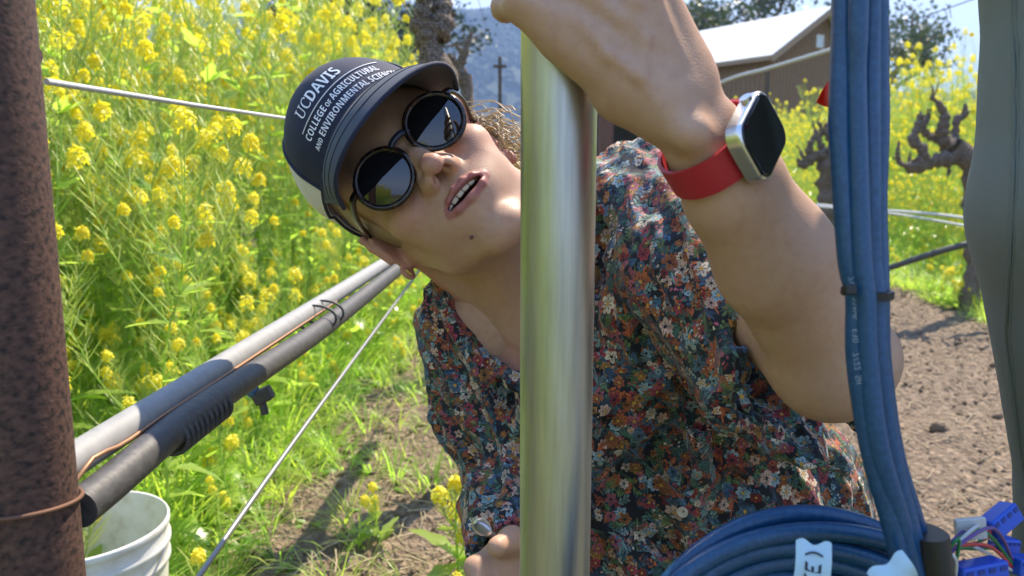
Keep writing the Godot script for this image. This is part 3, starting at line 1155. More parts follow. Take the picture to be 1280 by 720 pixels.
	part("trousers", ts, cloth("dark_trousers", Color(.022, .024, .03), 200.0, 15), woman, to_woman)

# ------------------------------------------------------------------ land
var land := FastNoiseLite.new()

func across_of(p: Vector3) -> float: return p.dot(ROW_ACROSS)
func along_of(p: Vector3) -> float: return p.dot(ROW)

func height(x: float, z: float) -> float:
	var p := Vector3(x, 0, z)
	var a := across_of(p)
	var h := .03 * land.get_noise_2d(x * 3.0, z * 3.0) * smoothstep(.3, 1.0, Vector2(x, z).length())
	h += smoothstep(1.5, 9.0, -a) * .55 + smoothstep(14, 60, Vector2(x, z).length()) * land.get_noise_2d(x * .05, z * .05) * 1.2
	h -= .05 * smoothstep(.55, .9, a) * (1.0 - smoothstep(1.9, 2.3, a))
	return h

func soil_material() -> StandardMaterial3D:
	var m := noisy("soil", [[0, Color(.085, .060, .038)], [.4, Color(.165, .118, .076)], [.6, Color(.215, .158, .104)], [.85, Color(.30, .23, .158)], [1, Color(.40, .32, .23)]], 1.3, .018, .95, 2.2, 31, true, 6, 1024)
	return m

func build_land() -> void:
	land.seed = 4
	land.frequency = .35
	var n := 240
	var k := 9.4
	var g := Shape.new()
	g.grid(n, n, func(u: float, v: float):
		var x := .479 * sinh(k * (u * 2.0 - 1.0)) + .4
		var z := .479 * sinh(k * (v * 2.0 - 1.0)) - 3.0
		return Vector3(x, height(x, z) - .004, z))
	tag(part("ground", g, noisy("field_ground", [[0, Color(.07, .075, .03)], [.45, Color(.12, .115, .05)], [.7, Color(.17, .13, .08)], [1, Color(.21, .17, .10)]], .6, .012, .95, 3.0, 8, true, 5, 512)), "field ground running out to the hills", "ground", "", "structure")
	# the bare soil under the near vine row and the tilled strip between the rows
	var lump := FastNoiseLite.new()
	lump.seed = 17
	lump.frequency = 5.0
	lump.fractal_octaves = 4
	for q in [["soil", -.75, .62, .9, 4.6, .028, "bare crumbly soil under the near vine row"], ["tilled_soil", .62, 2.62, 1.6, 9.0, .026, "sunlit tilled brown soil between the vine rows"]]:
		var nu := int((q[2] - q[1]) / q[5])
		var nv := int((q[4] - q[3]) / q[5])
		var s := Shape.new()
		s.grid(nu, nv, func(u: float, v: float):
			var p := row_point(lerpf(q[1], q[2], u), lerpf(q[3], q[4], v), 0)
			var e := minf(minf(u, 1.0 - u) * nu, minf(v, 1.0 - v) * nv) / 6.0
			var l := lump.get_noise_2d(p.x, p.z)
			return Vector3(p.x, height(p.x, p.z) - .012 + minf(e, 1.0) * (.016 + .034 * absf(l) + .016 * lump.get_noise_2d(p.x * 3.0, p.z * 3.0)), p.z))
		tag(part(q[0], s, soil_material()), q[6], "soil", "", "structure")
	# clods, stones and dry straw
	rng.seed = 11
	var clod := Shape.new()
	clod.ball(Vector3.ZERO, Vector3(1, .7, .9), Basis(), 5, 7)
	for i in clod.v.size(): clod.v[i] *= 1.0 + .35 * lump.get_noise_3dv(clod.v[i] * .35 + Vector3(5, 5, 5)) * 1.6
	clod.smooth()
	clod.orient(Vector3.ZERO)
	var places: Array[Transform3D] = []
	for i in 9000:
		var right := i < 6500
		var p := row_point(rng.randf_range(.66, 2.55), rng.randf_range(1.7, 8.5), 0) if right else row_point(rng.randf_range(-.65, .6), rng.randf_range(1.0, 4.3), 0)
		var r := .0045 * exp(rng.randfn() * .62)
		places.append(Transform3D(Basis.from_euler(Vector3(rng.randf() * 6, rng.randf() * 6, rng.randf() * 6)).scaled(Vector3.ONE * r), Vector3(p.x, height(p.x, p.z) + .010, p.z)))
	tag(multi("soil_clods", clod.mesh(), places, soil_material()), "small clods and crumbs of soil lying on the bare strips", "soil", "", "stuff")
	var bit := Shape.new()
	bit.tube(PackedVector3Array([Vector3(-.5, 0, 0), Vector3(-.1, .05, .03), Vector3(.5, 0, -.05)]), .022, 4, false)
	places = []
	for i in 3600:
		var right := i < 1500
		var p := row_point(rng.randf_range(.66, 2.6), rng.randf_range(1.7, 8.0), 0) if right else row_point(rng.randf_range(-.9, .5), rng.randf_range(1.0, 4.0), 0)
		var l := rng.randf_range(.02, .09)
		places.append(Transform3D(Basis.from_euler(Vector3(rng.randfn() * .15, rng.randf() * TAU, rng.randfn() * .2)).scaled(Vector3.ONE * l), Vector3(p.x, height(p.x, p.z) + .017 + rng.randf() * .006, p.z)))
	tag(multi("dry_straw", bit.mesh(), places, flat("straw", Color(.42, .34, .21), .8)), "short pieces of dry straw and twigs scattered on the soil", "straw", "", "stuff")

func multi(called: String, m: Mesh, places: Array[Transform3D], mat: Material = null, parent: Node3D = null) -> MultiMeshInstance3D:
	var mm := MultiMesh.new()
	mm.transform_format = MultiMesh.TRANSFORM_3D
	mm.mesh = m
	mm.instance_count = places.size()
	for i in places.size(): mm.set_instance_transform(i, places[i])
	var o := MultiMeshInstance3D.new()
	o.multimesh = mm
	if mat: o.material_override = mat
	if parent:
		o.name = called if not parent.has_node(NodePath(called)) else "%s_%03d" % [called, parent.get_child_count()]
		o.set_meta("kind", "stuff")
		parent.add_child(o)
	else:
		o.name = numbered(called)
		add_child(o)
	return o

func build_hills() -> void:
	var nz := FastNoiseLite.new()
	nz.seed = 9
	nz.frequency = 1.0
	nz.fractal_octaves = 5
	for q in [["hill", 900.0, 1700.0, -70.0, 70.0, "wooded blue green hill far beyond the vineyard"]]:
		var s := Shape.new()
		s.grid(190, 60, func(u: float, v: float):
			var a := deg_to_rad(lerpf(q[3], q[4], u))
			var d := lerpf(q[1], q[2], v)
			var top := lerpf(222.0, 95.0, smoothstep(-3.0, 22.0, rad_to_deg(a))) * 1.15
			top *= 1.0 + .10 * nz.get_noise_2d(rad_to_deg(a) * .08, 2.0)
			var ridge := nz.get_noise_2d(sin(a) * d * .0016 + 4.0, d * .003)
			var h := sin(minf(v * 1.25, 1.0) * PI * .5) * top * (1.0 + .22 * ridge) + 5.0 * nz.get_noise_2d(sin(a) * d * .02, d * .02)
			return Vector3(sin(a) * d, h - 4.0, -cos(a) * d))
		tag(part(q[0], s, noisy("hill_woods", [[0, Color(.018, .032, .016)], [.5, Color(.032, .050, .024)], [.7, Color(.042, .060, .029)], [1, Color(.055, .072, .036)]], .02, .02, .95, 0.0, 41, true, 6)), q[5], "hill", "", "structure")
	# tree crowns standing on the slope
	rng.seed = 8
	var crown := Shape.new()
	crown.ball(Vector3.ZERO, Vector3(1, 1, 1), Basis(), 6, 8)
	for i in crown.v.size(): crown.v[i] *= 1.0 + .5 * nz.get_noise_3dv(crown.v[i] * 1.2)
	crown.smooth()
	crown.orient(Vector3.ZERO)
	var places: Array[Transform3D] = []
	for i in 9000:
		var a := deg_to_rad(rng.randf_range(-14.0, 34.0))
		var v := sqrt(rng.randf())
		var d := lerpf(900.0, 1560.0, v)
		var top := lerpf(222.0, 95.0, smoothstep(-3.0, 22.0, rad_to_deg(a))) * 1.15
		top *= 1.0 + .10 * nz.get_noise_2d(rad_to_deg(a) * .08, 2.0)
		v = (d - 900.0) / 800.0
		var ridge := nz.get_noise_2d(sin(a) * d * .0016 + 4.0, d * .003)
		if nz.get_noise_2d(sin(a) * d * .006, d * .006 + 9.0) < -.3: continue
		var h := sin(minf(v * 1.25, 1.0) * PI * .5) * top * (1.0 + .22 * ridge)
		var r := rng.randf_range(2.5, 6.5)
		places.append(Transform3D(Basis(Vector3.UP, rng.randf() * TAU).scaled(Vector3(r, r * 1.1, r)), Vector3(sin(a) * d, h - 2.0, -cos(a) * d)))
	tag(multi("hillside_woods", crown.mesh(), places, flat("far_leaves", Color(.030, .046, .020), .95)), "woods covering the far hill", "trees", "", "stuff")

# ------------------------------------------------------------------ plants
func leafy(called: String, lin: Color, back: Color, rough := .55) -> StandardMaterial3D:
	var m := flat(called, lin, rough)
	m.backlight_enabled = true
	m.backlight = back
	return m

func plant_mats() -> Array:
	return [leafy("mustard_stem", Color(.34, .41, .12), Color(.75, .9, .4)), leafy("mustard_leaf", Color(.27, .36, .085), Color(.85, 1.0, .4), .26), leafy("mustard_pod", Color(.55, .60, .27), Color(.95, 1.0, .6), .3), leafy("mustard_petal", Color(.88, .80, .085), Color(1.0, .95, .2), .5)]

func raceme(fl: Shape, tip: Vector3, dir: Vector3, big: float) -> void:
	var side := dir.cross(Vector3(.3, .1, 1)).normalized()
	var bi := dir.cross(side)
	var count := rng.randi_range(16, 28)
	for i in count:
		var t := float(i) / count
		var a := i * 2.4
		var r := big * (.55 + .45 * rng.randf()) * sqrt(1.0 - t * .85)
		var c := tip + dir * ((t - .45) * big * 1.5) + (side * cos(a) + bi * sin(a)) * r
		var up := ((c - tip).normalized() + dir * .8).normalized()
		var s2 := up.cross(Vector3(.2, .9, .4)).normalized()
		var b2 := up.cross(s2)
		var pr := rng.randf_range(.0068, .0098)
		for k in 4:
			var pa := TAU * k / 4.0 + a
			var o := s2 * cos(pa) + b2 * sin(pa)
			var w := up.cross(o) * pr * .52
			var p1 := c + o * pr * .62 + up * pr * .28
			fl.flat_quad(c, p1 + w, c + o * pr * 1.15 + up * pr * .15, p1 - w, up)
	for i in 7:
		var a := i * 2.4
		fl.flat_tri(tip + dir * big * .9 + side * cos(a) * .004, tip + dir * big * .9 + side * cos(a + 2.0) * .004 + bi * sin(a + 2.0) * .004, tip + dir * (big * .9 + .007) + bi * sin(a) * .003, dir)

func mustard_shapes(seed_: int, tall: float, bushy: int) -> Array:
	rng.seed = seed_
	var st := Shape.new()
	var lf := Shape.new()
	var pd := Shape.new()
	var fl := Shape.new()
	var lean := Vector3(rng.randfn() * .08, 1, rng.randfn() * .08).normalized()
	var main := []
	for i in 6: main.append(lean * tall * i / 5.0 + Vector3(rng.randfn(), 0, rng.randfn()) * .018 * tall * i / 3.0)
	var line := sample(main, 14)
	var rad := []
	for i in 15: rad.append(lerpf(.0048, .0014, i / 14.0) * (.7 + tall * .3))
	st.tube(line, rad, 5, false)
	var ends := [[line, 14]]
	for k in bushy:
		var t := rng.randf_range(.30, .88)
		var p: Vector3 = line[int(t * 14)]
		var a := rng.randf() * TAU
		var out := Vector3(cos(a), 0, sin(a))
		var ln := tall * rng.randf_range(.22, .42) * (1.15 - t * .5)
		var br := sample([p, p + out * ln * .30 + Vector3.UP * ln * .35, p + out * ln * .48 + Vector3.UP * ln * .78, p + out * ln * .58 + Vector3.UP * ln * 1.15], 9)
		var rr := []
		for i in 10: rr.append(lerpf(.0021, .0009, i / 9.0))
		st.tube(br, rr, 4, false)
		ends.append([br, 9])
		# a leaf at the fork
		blade(lf, p, (out + Vector3(0, rng.randf_range(-.1, .6), 0)).normalized(), rng.randf_range(.05, .13) * (1.3 - t * .6), rng.randf_range(.012, .026), rng.randf_range(-.3, .8))
	for k in 5:
		var t := rng.randf_range(.04, .40)
		var a := rng.randf() * TAU
		blade(lf, line[int(t * 14)], Vector3(cos(a), rng.randf_range(.0, .8), sin(a)).normalized(), rng.randf_range(.09, .18) * (1.25 - t), rng.randf_range(.016, .034), rng.randf_range(.2, 1.0))
	for e in ends:
		var br: PackedVector3Array = e[0]
		var m: int = e[1]
		var dir: Vector3 = (br[m] - br[m - 1]).normalized()
		if rng.randf() < .86: raceme(fl, br[m], dir, rng.randf_range(.013, .029))
		# slender seed pods up the stem below the flowers
		var np := rng.randi_range(12, 24)
		for i in np:
			var t := lerpf(.42, .94, float(i) / np)
			var f := t * m
			var p := br[int(f)].lerp(br[mini(int(f) + 1, m)], f - int(f))
			var a := i * 2.4 + rng.randf()
			var o := (Vector3(cos(a), 0, sin(a)) + dir * .75 + Vector3(0, .15, 0)).normalized()
			var ln := rng.randf_range(.026, .058)
			pd.tube(PackedVector3Array([p, p + o * ln * .3, p + o * ln * .85 + Vector3(0, ln * .12, 0), p + o * ln * 1.1 + Vector3(0, ln * .2, 0)]), [.0006, .0014, .0013, .0003], 3, false)
	return [st, lf, pd, fl]

func blade(s: Shape, p: Vector3, d: Vector3, ln: float, w: float, droop: float) -> void:
	var side := d.cross(Vector3.UP).normalized()
	var first := s.v.size()
	var fi := s.idx.size()
	var n := 5
	var q := p
	var dir := d
	for i in n + 1:
		var t := float(i) / n
		var ww := w * sin(PI * clampf(t * .86 + .10, 0, 1)) * (1.0 + .25 * sin(t * 19.0))
		var cup := dir.cross(side) * ww * .25
		s.put(q - side * ww - cup, Vector3.UP); s.put(q, Vector3.UP); s.put(q + side * ww - cup, Vector3.UP)
		dir = (dir + Vector3(0, -droop / n, 0)).normalized()
		q += dir * ln / n
	for i in n:
		var b := first + i * 3
		s.quad(b, b + 1, b + 4, b + 3); s.quad(b + 1, b + 2, b + 5, b + 4)
	s.smooth(first, fi)

func combined(shapes: Array, ms: Array) -> ArrayMesh:
	var m := ArrayMesh.new()
	for i in shapes.size():
		if shapes[i].v.is_empty(): continue
		m.add_surface_from_arrays(Mesh.PRIMITIVE_TRIANGLES, (shapes[i] as Shape).mesh().surface_get_arrays(0))
		m.surface_set_material(m.get_surface_count() - 1, ms[i])
	return m

func build_mustard() -> void:
	var ms := plant_mats()
	var names := ["stem", "leaves", "seed_pods", "flowers"]
	var protos := []
	for k in 7:
		var o := thing("mustard_plant", "tall yellow flowered mustard plant in the dense stand left of the vine row", "mustard plant", Vector3.ZERO, "mustard plants left of the row")
		var sh := mustard_shapes(100 + k, [1.25, 1.05, 1.4, .85, 1.15, .7, 1.3][k], [10, 9, 11, 7, 10, 6, 12][k])
		for i in 4:
			if not sh[i].v.is_empty():
				var pt := part(names[i], sh[i], ms[i], o)
				if i > 0: pt.set_meta("kind", "stuff")
		protos.append([o, combined(sh, ms), false])
	rng.seed = 300
	for i in 200:
		var a := -.72 - 2.3 * pow(rng.randf(), 1.15)
		var l := rng.randf_range(1.05, 4.4)
		if l < 1.5 and a > -.85: a -= .3
		var low := a > -.95
		var kk: int = [3, 5, 1][rng.randi() % 3] if low and rng.randf() < .8 else rng.randi() % 7
		var p := row_point(a, l, 0)
		p.y = height(p.x, p.z) - .01
		var pr: Array = protos[kk]
		var o: Node3D = pr[0]
		if pr[2]:
			o = pr[0].duplicate()
			o.name = numbered("mustard_plant")
			add_child(o)
		pr[2] = true
		o.position = p
		o.basis = Basis(Vector3.UP, rng.randf() * TAU).scaled(Vector3.ONE * rng.randf_range(.85, 1.3) * (.66 if low else (1.0 if l < 2.2 else 1.12)))
	var sprig := mustard_shapes(77, .22, 5)
	var at0 := at(572, 730, 1.60)
	at0.y = height(at0.x, at0.z)
	var sp := thing("mustard_plant", "low yellow mustard sprig on the bare soil right beside the tip of the tool", "mustard plant", at0)
	for i in 4:
		var pt := part(names[i], sprig[i], ms[i], sp)
		if i > 0: pt.set_meta("kind", "stuff")
	var lanky := mustard_shapes(55, 1.5, 4)
	for q in [[1152, 6.6, 1.0], [1176, 6.2, 1.08], [1190, 6.0, 1.2], [1199, 6.9, 1.12]]:
		var o := thing("mustard_plant", "", "mustard plant")
		for i in 4:
			var pt := part(names[i], lanky[i], ms[i], o)
			if i > 0: pt.set_meta("kind", "stuff")
		tag(o, "lanky mustard stalk standing up against the sky right of the blue cables", "mustard plant", "lanky mustard stalks against the sky")
		var p := at(q[0], 205, q[1])
		p.y = height(p.x, p.z)
		o.position = p
		o.basis = Basis(Vector3.UP, q[0] * 1.0).scaled(Vector3(.7, 1.0, .7) * q[2])
	for q in [["mustard_field", 2600, -16.0, -.75, 4.3, 26.0, "dense mass of yellow mustard farther back on the left"], ["mustard_field", 5200, 2.9, 30.0, 4.0, 34.0, "mass of yellow mustard beyond the second vine row"], ["mustard_field", 900, -1.0, 3.0, 12.0, 34.0, "yellow mustard at the far end of the rows"], ["mustard_field", 700, -4.5, -2.6, .6, 5.0, "yellow mustard standing at the left edge"], ["mustard_field", 700, -7.0, -.95, -9.0, .4, "unseen yellow mustard going on behind the camera, added for reflections"]]:  # the stand behind the camera is unseen, added to green the pipe's reflections
		var per := []
		for k in 7:
			var list: Array[Transform3D] = []
			per.append(list)
		for i in q[1]:
			var l: float = q[4] + (q[5] - q[4]) * pow(rng.randf(), 1.5)
			var a := lerpf(q[2], q[3], rng.randf())
			if q[2] > 2.0:
				a = 2.9 + 27.0 * pow(rng.randf(), 1.3)
			var p := row_point(a, l, 0)
			var s := rng.randf_range(1.05, 1.6)
			if q[2] > 2.0 and a < 4.2: s *= lerpf(.35, 1.0, (a - 2.9) / 1.3)
			if q[4] < 0.0 and Vector2(p.x, p.z).length() < 1.0: continue
			if q[2] < 0.0 and l > 4.0 and -a < l * .17: s *= .42
			per[rng.randi() % 7].append(Transform3D(Basis(Vector3.UP, rng.randf() * TAU).scaled(Vector3.ONE * s), Vector3(p.x, height(p.x, p.z) - .01, p.z)))
		var mass := tag(thing(q[0], q[6], "mustard"), "", "", "", "stuff")
		for k in 7: multi("plants", protos[k][1], per[k], null, mass)

func build_grass() -> void:
	rng.seed = 77
	var gm := leafy("grass_blade", Color(.24, .34, .075), Color(.8, 1.0, .35), .32)
	var gm2 := leafy("grass_blade_pale", Color(.31, .37, .10), Color(.85, .95, .35), .45)
	var lm := leafy("weed_leaf", Color(.17, .27, .06), Color(.7, .9, .28), .4)
	var tufts := []
	for k in 4:
		var s := Shape.new()
		for i in 18:
			var a := rng.randf() * TAU
			var p := Vector3(cos(a), 0, sin(a)) * rng.randf() * .05
			blade(s, p, Vector3(cos(a) * .45, 1, sin(a) * .45 + .1).normalized(), rng.randf_range(.10, .30), rng.randf_range(.0018, .0042), rng.randf_range(.3, 1.7))
		tufts.append(combined([s], [gm if k % 2 == 0 else gm2]))
	for k in 2:
		var s := Shape.new()
		for i in 15:
			var a := rng.randf() * TAU
			blade(s, Vector3.ZERO, Vector3(cos(a), rng.randf_range(.2, 1.1), sin(a)).normalized(), rng.randf_range(.05, .13), rng.randf_range(.008, .02), rng.randf_range(.4, 1.2))
		tufts.append(combined([s], [lm]))
	# low yellow bloom among the grass
	for k in 2:
		var sh := mustard_shapes(900 + k, .30, 3)
		tufts.append(combined(sh, plant_mats()))
	for q in [["grass", 9500, -3.4, -.36, .85, 6.5, "green grass and weeds under the mustard on the left"], ["grass", 200, -.5, .45, 1.2, 3.9, "sparse grass on the bare soil under the near row"], ["grass", 11000, 2.32, 6.5, 3.6, 14.0, "green ground cover with small yellow flowers behind the second row"], ["grass", 1600, -6.0, 3.5, -7.0, -.6, "unseen grass on the ground behind the camera, added for reflections"], ["grass", 5000, -14.0, 14.0, 9.0, 26.0, "far grass between the mustard stands"]]:  # grass behind the camera lies out of view, added for pipe and lens reflections
		var per := []
		for k in 8:
			var list: Array[Transform3D] = []
			per.append(list)
		for i in q[1]:
			var a := lerpf(q[2], q[3], rng.randf())
			var l: float = q[4] + (q[5] - q[4]) * pow(rng.randf(), 1.3)
			if q[3] == -.36 and a > -.72 and rng.randf() > .06 + .5 * smoothstep(-.52, -.72, a): continue
			if q[4] == 9.0 and a > -.5 and a < 2.4 and l < 11.0: continue
			var p := row_point(a, l, 0)
			var k := rng.randi() % 6
			if rng.randf() < (.10 if q[2] > 2.0 else .045): k = 6 + rng.randi() % 2
			var s := rng.randf_range(.55, 1.15)
			if q[1] == 200: s *= .6
			if q[2] > 2.0: s *= .75
			if q[3] == -.36 and a > -.8: s *= .62
			per[k].append(Transform3D(Basis(Vector3.UP, rng.randf() * TAU).scaled(Vector3(s, s, s)), Vector3(p.x, height(p.x, p.z) - .004, p.z)))
		var mass := tag(thing(q[0], q[6], "grass"), "", "", "", "stuff")
		for k in 8:
			if per[k].size(): multi("tufts", tufts[k], per[k], null, mass)

# ------------------------------------------------------------------ things of the vineyard
func rough_tube(s: Shape, path: PackedVector3Array, radii, sides: int, amp: float, freq: float, seed_: int) -> void:
	var nz := FastNoiseLite.new()
	nz.seed = seed_
	nz.frequency = freq
	nz.fractal_octaves = 3
	var first := s.v.size()
	var fi := s.idx.size()
	s.tube(path, radii, sides, true)
	for i in range(first, s.v.size()):
		var k := nz.get_noise_3dv(s.v[i]) * amp
		s.v[i] += s.n[i] * k
	# welded smooth normals (the seam column repeats the first)
	var keep := s.n.slice(first)
	s.smooth(first, fi)
	for i in range(first, s.v.size()):
		if s.n[i].dot(keep[i - first]) < 0: s.n[i] = -s.n[i]

func bark() -> StandardMaterial3D:
	return noisy("vine_bark", [[0, Color(.040, .028, .020)], [.40, Color(.135, .098, .070)], [.60, Color(.27, .21, .16)], [1, Color(.44, .37, .30)]], 9.0, .02, .95, 1.3, 51, true, 5)

func vine(label: String, root: Vector3, arms: Array, seed_: int, low := 0.0) -> void:      # arms: lists of points and radii
	var o := thing("grapevine", label, "grapevine", root, "gnarled old vines")
	for i in arms.size():
		var a: Array = arms[i]
		var pts := []
		var rr: Array = a[1]
		for p in a[0]: pts.append((p as Vector3) - root)
		var n := pts.size() * 5
		var line := sample(pts, n)
		var rad := []
		for k in n + 1:
			var f := float(k) / n * (rr.size() - 1)
			var j := mini(int(f), rr.size() - 2)
			rad.append(lerpf(rr[j], rr[j + 1], f - j) * (1.0 + .22 * sin(k * 1.9 + seed_ + i)))
		var s := Shape.new()
		rough_tube(s, line, rad, 12, rr[0] * .55, 1.1 / rr[0] * .28, seed_ + i)
		var pt := part("trunk" if i == 0 else "arm", s, bark(), o)
		if i > 0:      # cut spurs and stubs
			rng.seed = seed_ * 31 + i
			for k in 3:
				var p := line[rng.randi_range(int(n * .35), n)]
				var d := Vector3(rng.randfn() * .6, 1.0, rng.randfn() * .6).normalized()
				var ln: float = rr[0] * rng.randf_range(.8, 1.9)
				var stub := Shape.new()
				stub.tube(sample([p, p + d * ln * .5 + Vector3(rng.randfn(), 0, rng.randfn()) * ln * .12, p + d * ln], 6), [rr[-1] * .9, rr[-1] * .7, rr[-1] * .55, rr[-1] * .6, rr[-1] * .5, rr[-1] * .4, rr[-1] * .3], 6)
				part("spur", stub, bark(), pt)

func build_vines() -> void:
	var g := func(a: float, l: float):
		var p := row_point(a, l, 0)
		p.y = height(p.x, p.z) - .03
		return p
	var r1: Vector3 = g.call(-.16, 2.1)
	vine("thick gnarled vine trunk rising just behind the navy cap", r1, [
		[[r1, at(604, 330, 2.1), at(556, 130, 2.08), at(537, 72, 2.07), at(538, 30, 2.07)], [.052, .045, .044, .046, .040]],
		[[at(537, 55, 2.07), at(524, 30, 2.06), at(531, 4, 2.05), at(533, -40, 2.04)], [.034, .020, .014, .012]],
		[[at(542, 48, 2.07), at(552, 22, 2.08), at(549, -4, 2.08), at(556, -50, 2.08)], [.034, .026, .022, .016]],
		[[at(551, 40, 2.08), at(562, 24, 2.10), at(566, 14, 2.1)], [.018, .010, .006]]], 3)
	var r2: Vector3 = g.call(-.33, 3.3)
	vine("slim knobbly vine spur standing before the blue hill", r2, [
		[[r2, at(590, 330, 3.3), at(582, 160, 3.3), at(584, 112, 3.28), at(578, 98, 3.28)], [.05, .045, .045, .045, .030]],
		[[at(580, 108, 3.28), at(575, 82, 3.27), at(581, 66, 3.26), at(590, 38, 3.26)], [.026, .016, .015, .008]],
		[[at(575, 90, 3.28), at(566, 76, 3.28), at(560, 68, 3.28)], [.02, .012, .007]],
		[[at(579, 70, 3.27), at(573, 60, 3.27), at(571, 52, 3.27)], [.012, .008, .005]]], 9)
	var r3: Vector3 = g.call(2.44, 4.67)
	vine("many armed gnarled vine at the right between the cables and the green trousers", r3, [
		[[r3, at(1218, 330, 4.7), at(1219, 250, 4.7), at(1212, 205, 4.7), at(1192, 183, 4.7)], [.060, .05, .05, .06, .055]],
		[[at(1200, 195, 4.7), at(1170, 200, 4.65), at(1148, 208, 4.62), at(1128, 205, 4.6), at(1118, 196, 4.6)], [.055, .040, .034, .026, .016]],
		[[at(1188, 185, 4.7), at(1178, 172, 4.68), at(1181, 145, 4.66), at(1172, 128, 4.65), at(1166, 122, 4.65), at(1167, 108, 4.65)], [.05, .036, .026, .022, .014, .007]],
		[[at(1182, 178, 4.7), at(1164, 170, 4.72), at(1154, 160, 4.72), at(1161, 144, 4.72), at(1163, 136, 4.72)], [.034, .026, .020, .016, .010]],
		[[at(1150, 205, 4.62), at(1156, 190, 4.6), at(1141, 176, 4.6), at(1147, 158, 4.6), at(1151, 142, 4.6)], [.034, .030, .024, .021, .014]],
		[[at(1196, 185, 4.7), at(1195, 168, 4.74), at(1197, 150, 4.75), at(1205, 144, 4.75), at(1206, 130, 4.75)], [.04, .026, .022, .014, .008]],
		[[at(1124, 203, 4.6), at(1122, 190, 4.58), at(1124, 176, 4.57)], [.016, .011, .006]],
		[[at(1185, 200, 4.7), at(1186, 213, 4.68), at(1184, 222, 4.68)], [.018, .012, .006]]], 15)
	var r4: Vector3 = g.call(2.44, 6.75)
	vine("pale trunked vine left of the blue cables with dark arms", r4, [
		[[r4, at(1037, 285, 6.8), at(1034, 245, 6.8), at(1032, 205, 6.8), at(1030, 192, 6.8)], [.085, .075, .075, .080, .06]],
		[[at(1030, 195, 6.8), at(1016, 196, 6.75), at(1006, 208, 6.7), at(998, 202, 6.7)], [.06, .045, .035, .02]],
		[[at(1016, 196, 6.75), at(1012, 182, 6.7), at(1019, 168, 6.7), at(1016, 150, 6.7)], [.04, .028, .020, .008]],
		[[at(1030, 190, 6.8), at(1024, 176, 6.8), at(1027, 160, 6.8), at(1021, 152, 6.8)], [.04, .03, .022, .01]],
		[[at(1034, 192, 6.8), at(1042, 180, 6.8), at(1034, 164, 6.8), at(1040, 152, 6.8)], [.045, .034, .030, .022]],
		[[at(1006, 206, 6.7), at(1000, 188, 6.7), at(996, 182, 6.7)], [.024, .014, .006]],
		[[at(1036, 195, 6.8), at(1075, 192, 6.75), at(1100, 205, 6.7), at(1104, 168, 6.7), at(1102, 152, 6.7)], [.05, .04, .04, .034, .022]]], 22)

func wire(called: String, label: String, category: String, pts: Array, r: float, m: Material, sides := 8) -> MeshInstance3D:
	var base: Vector3 = pts[0]
	var q := []
	for p in pts: q.append((p as Vector3) - base)
	var s := Shape.new()
	s.tube(sample(q, 30), r, sides)
	var o := part(called, s, m)
	o.position = base
	tag(o, label, category)
	return o

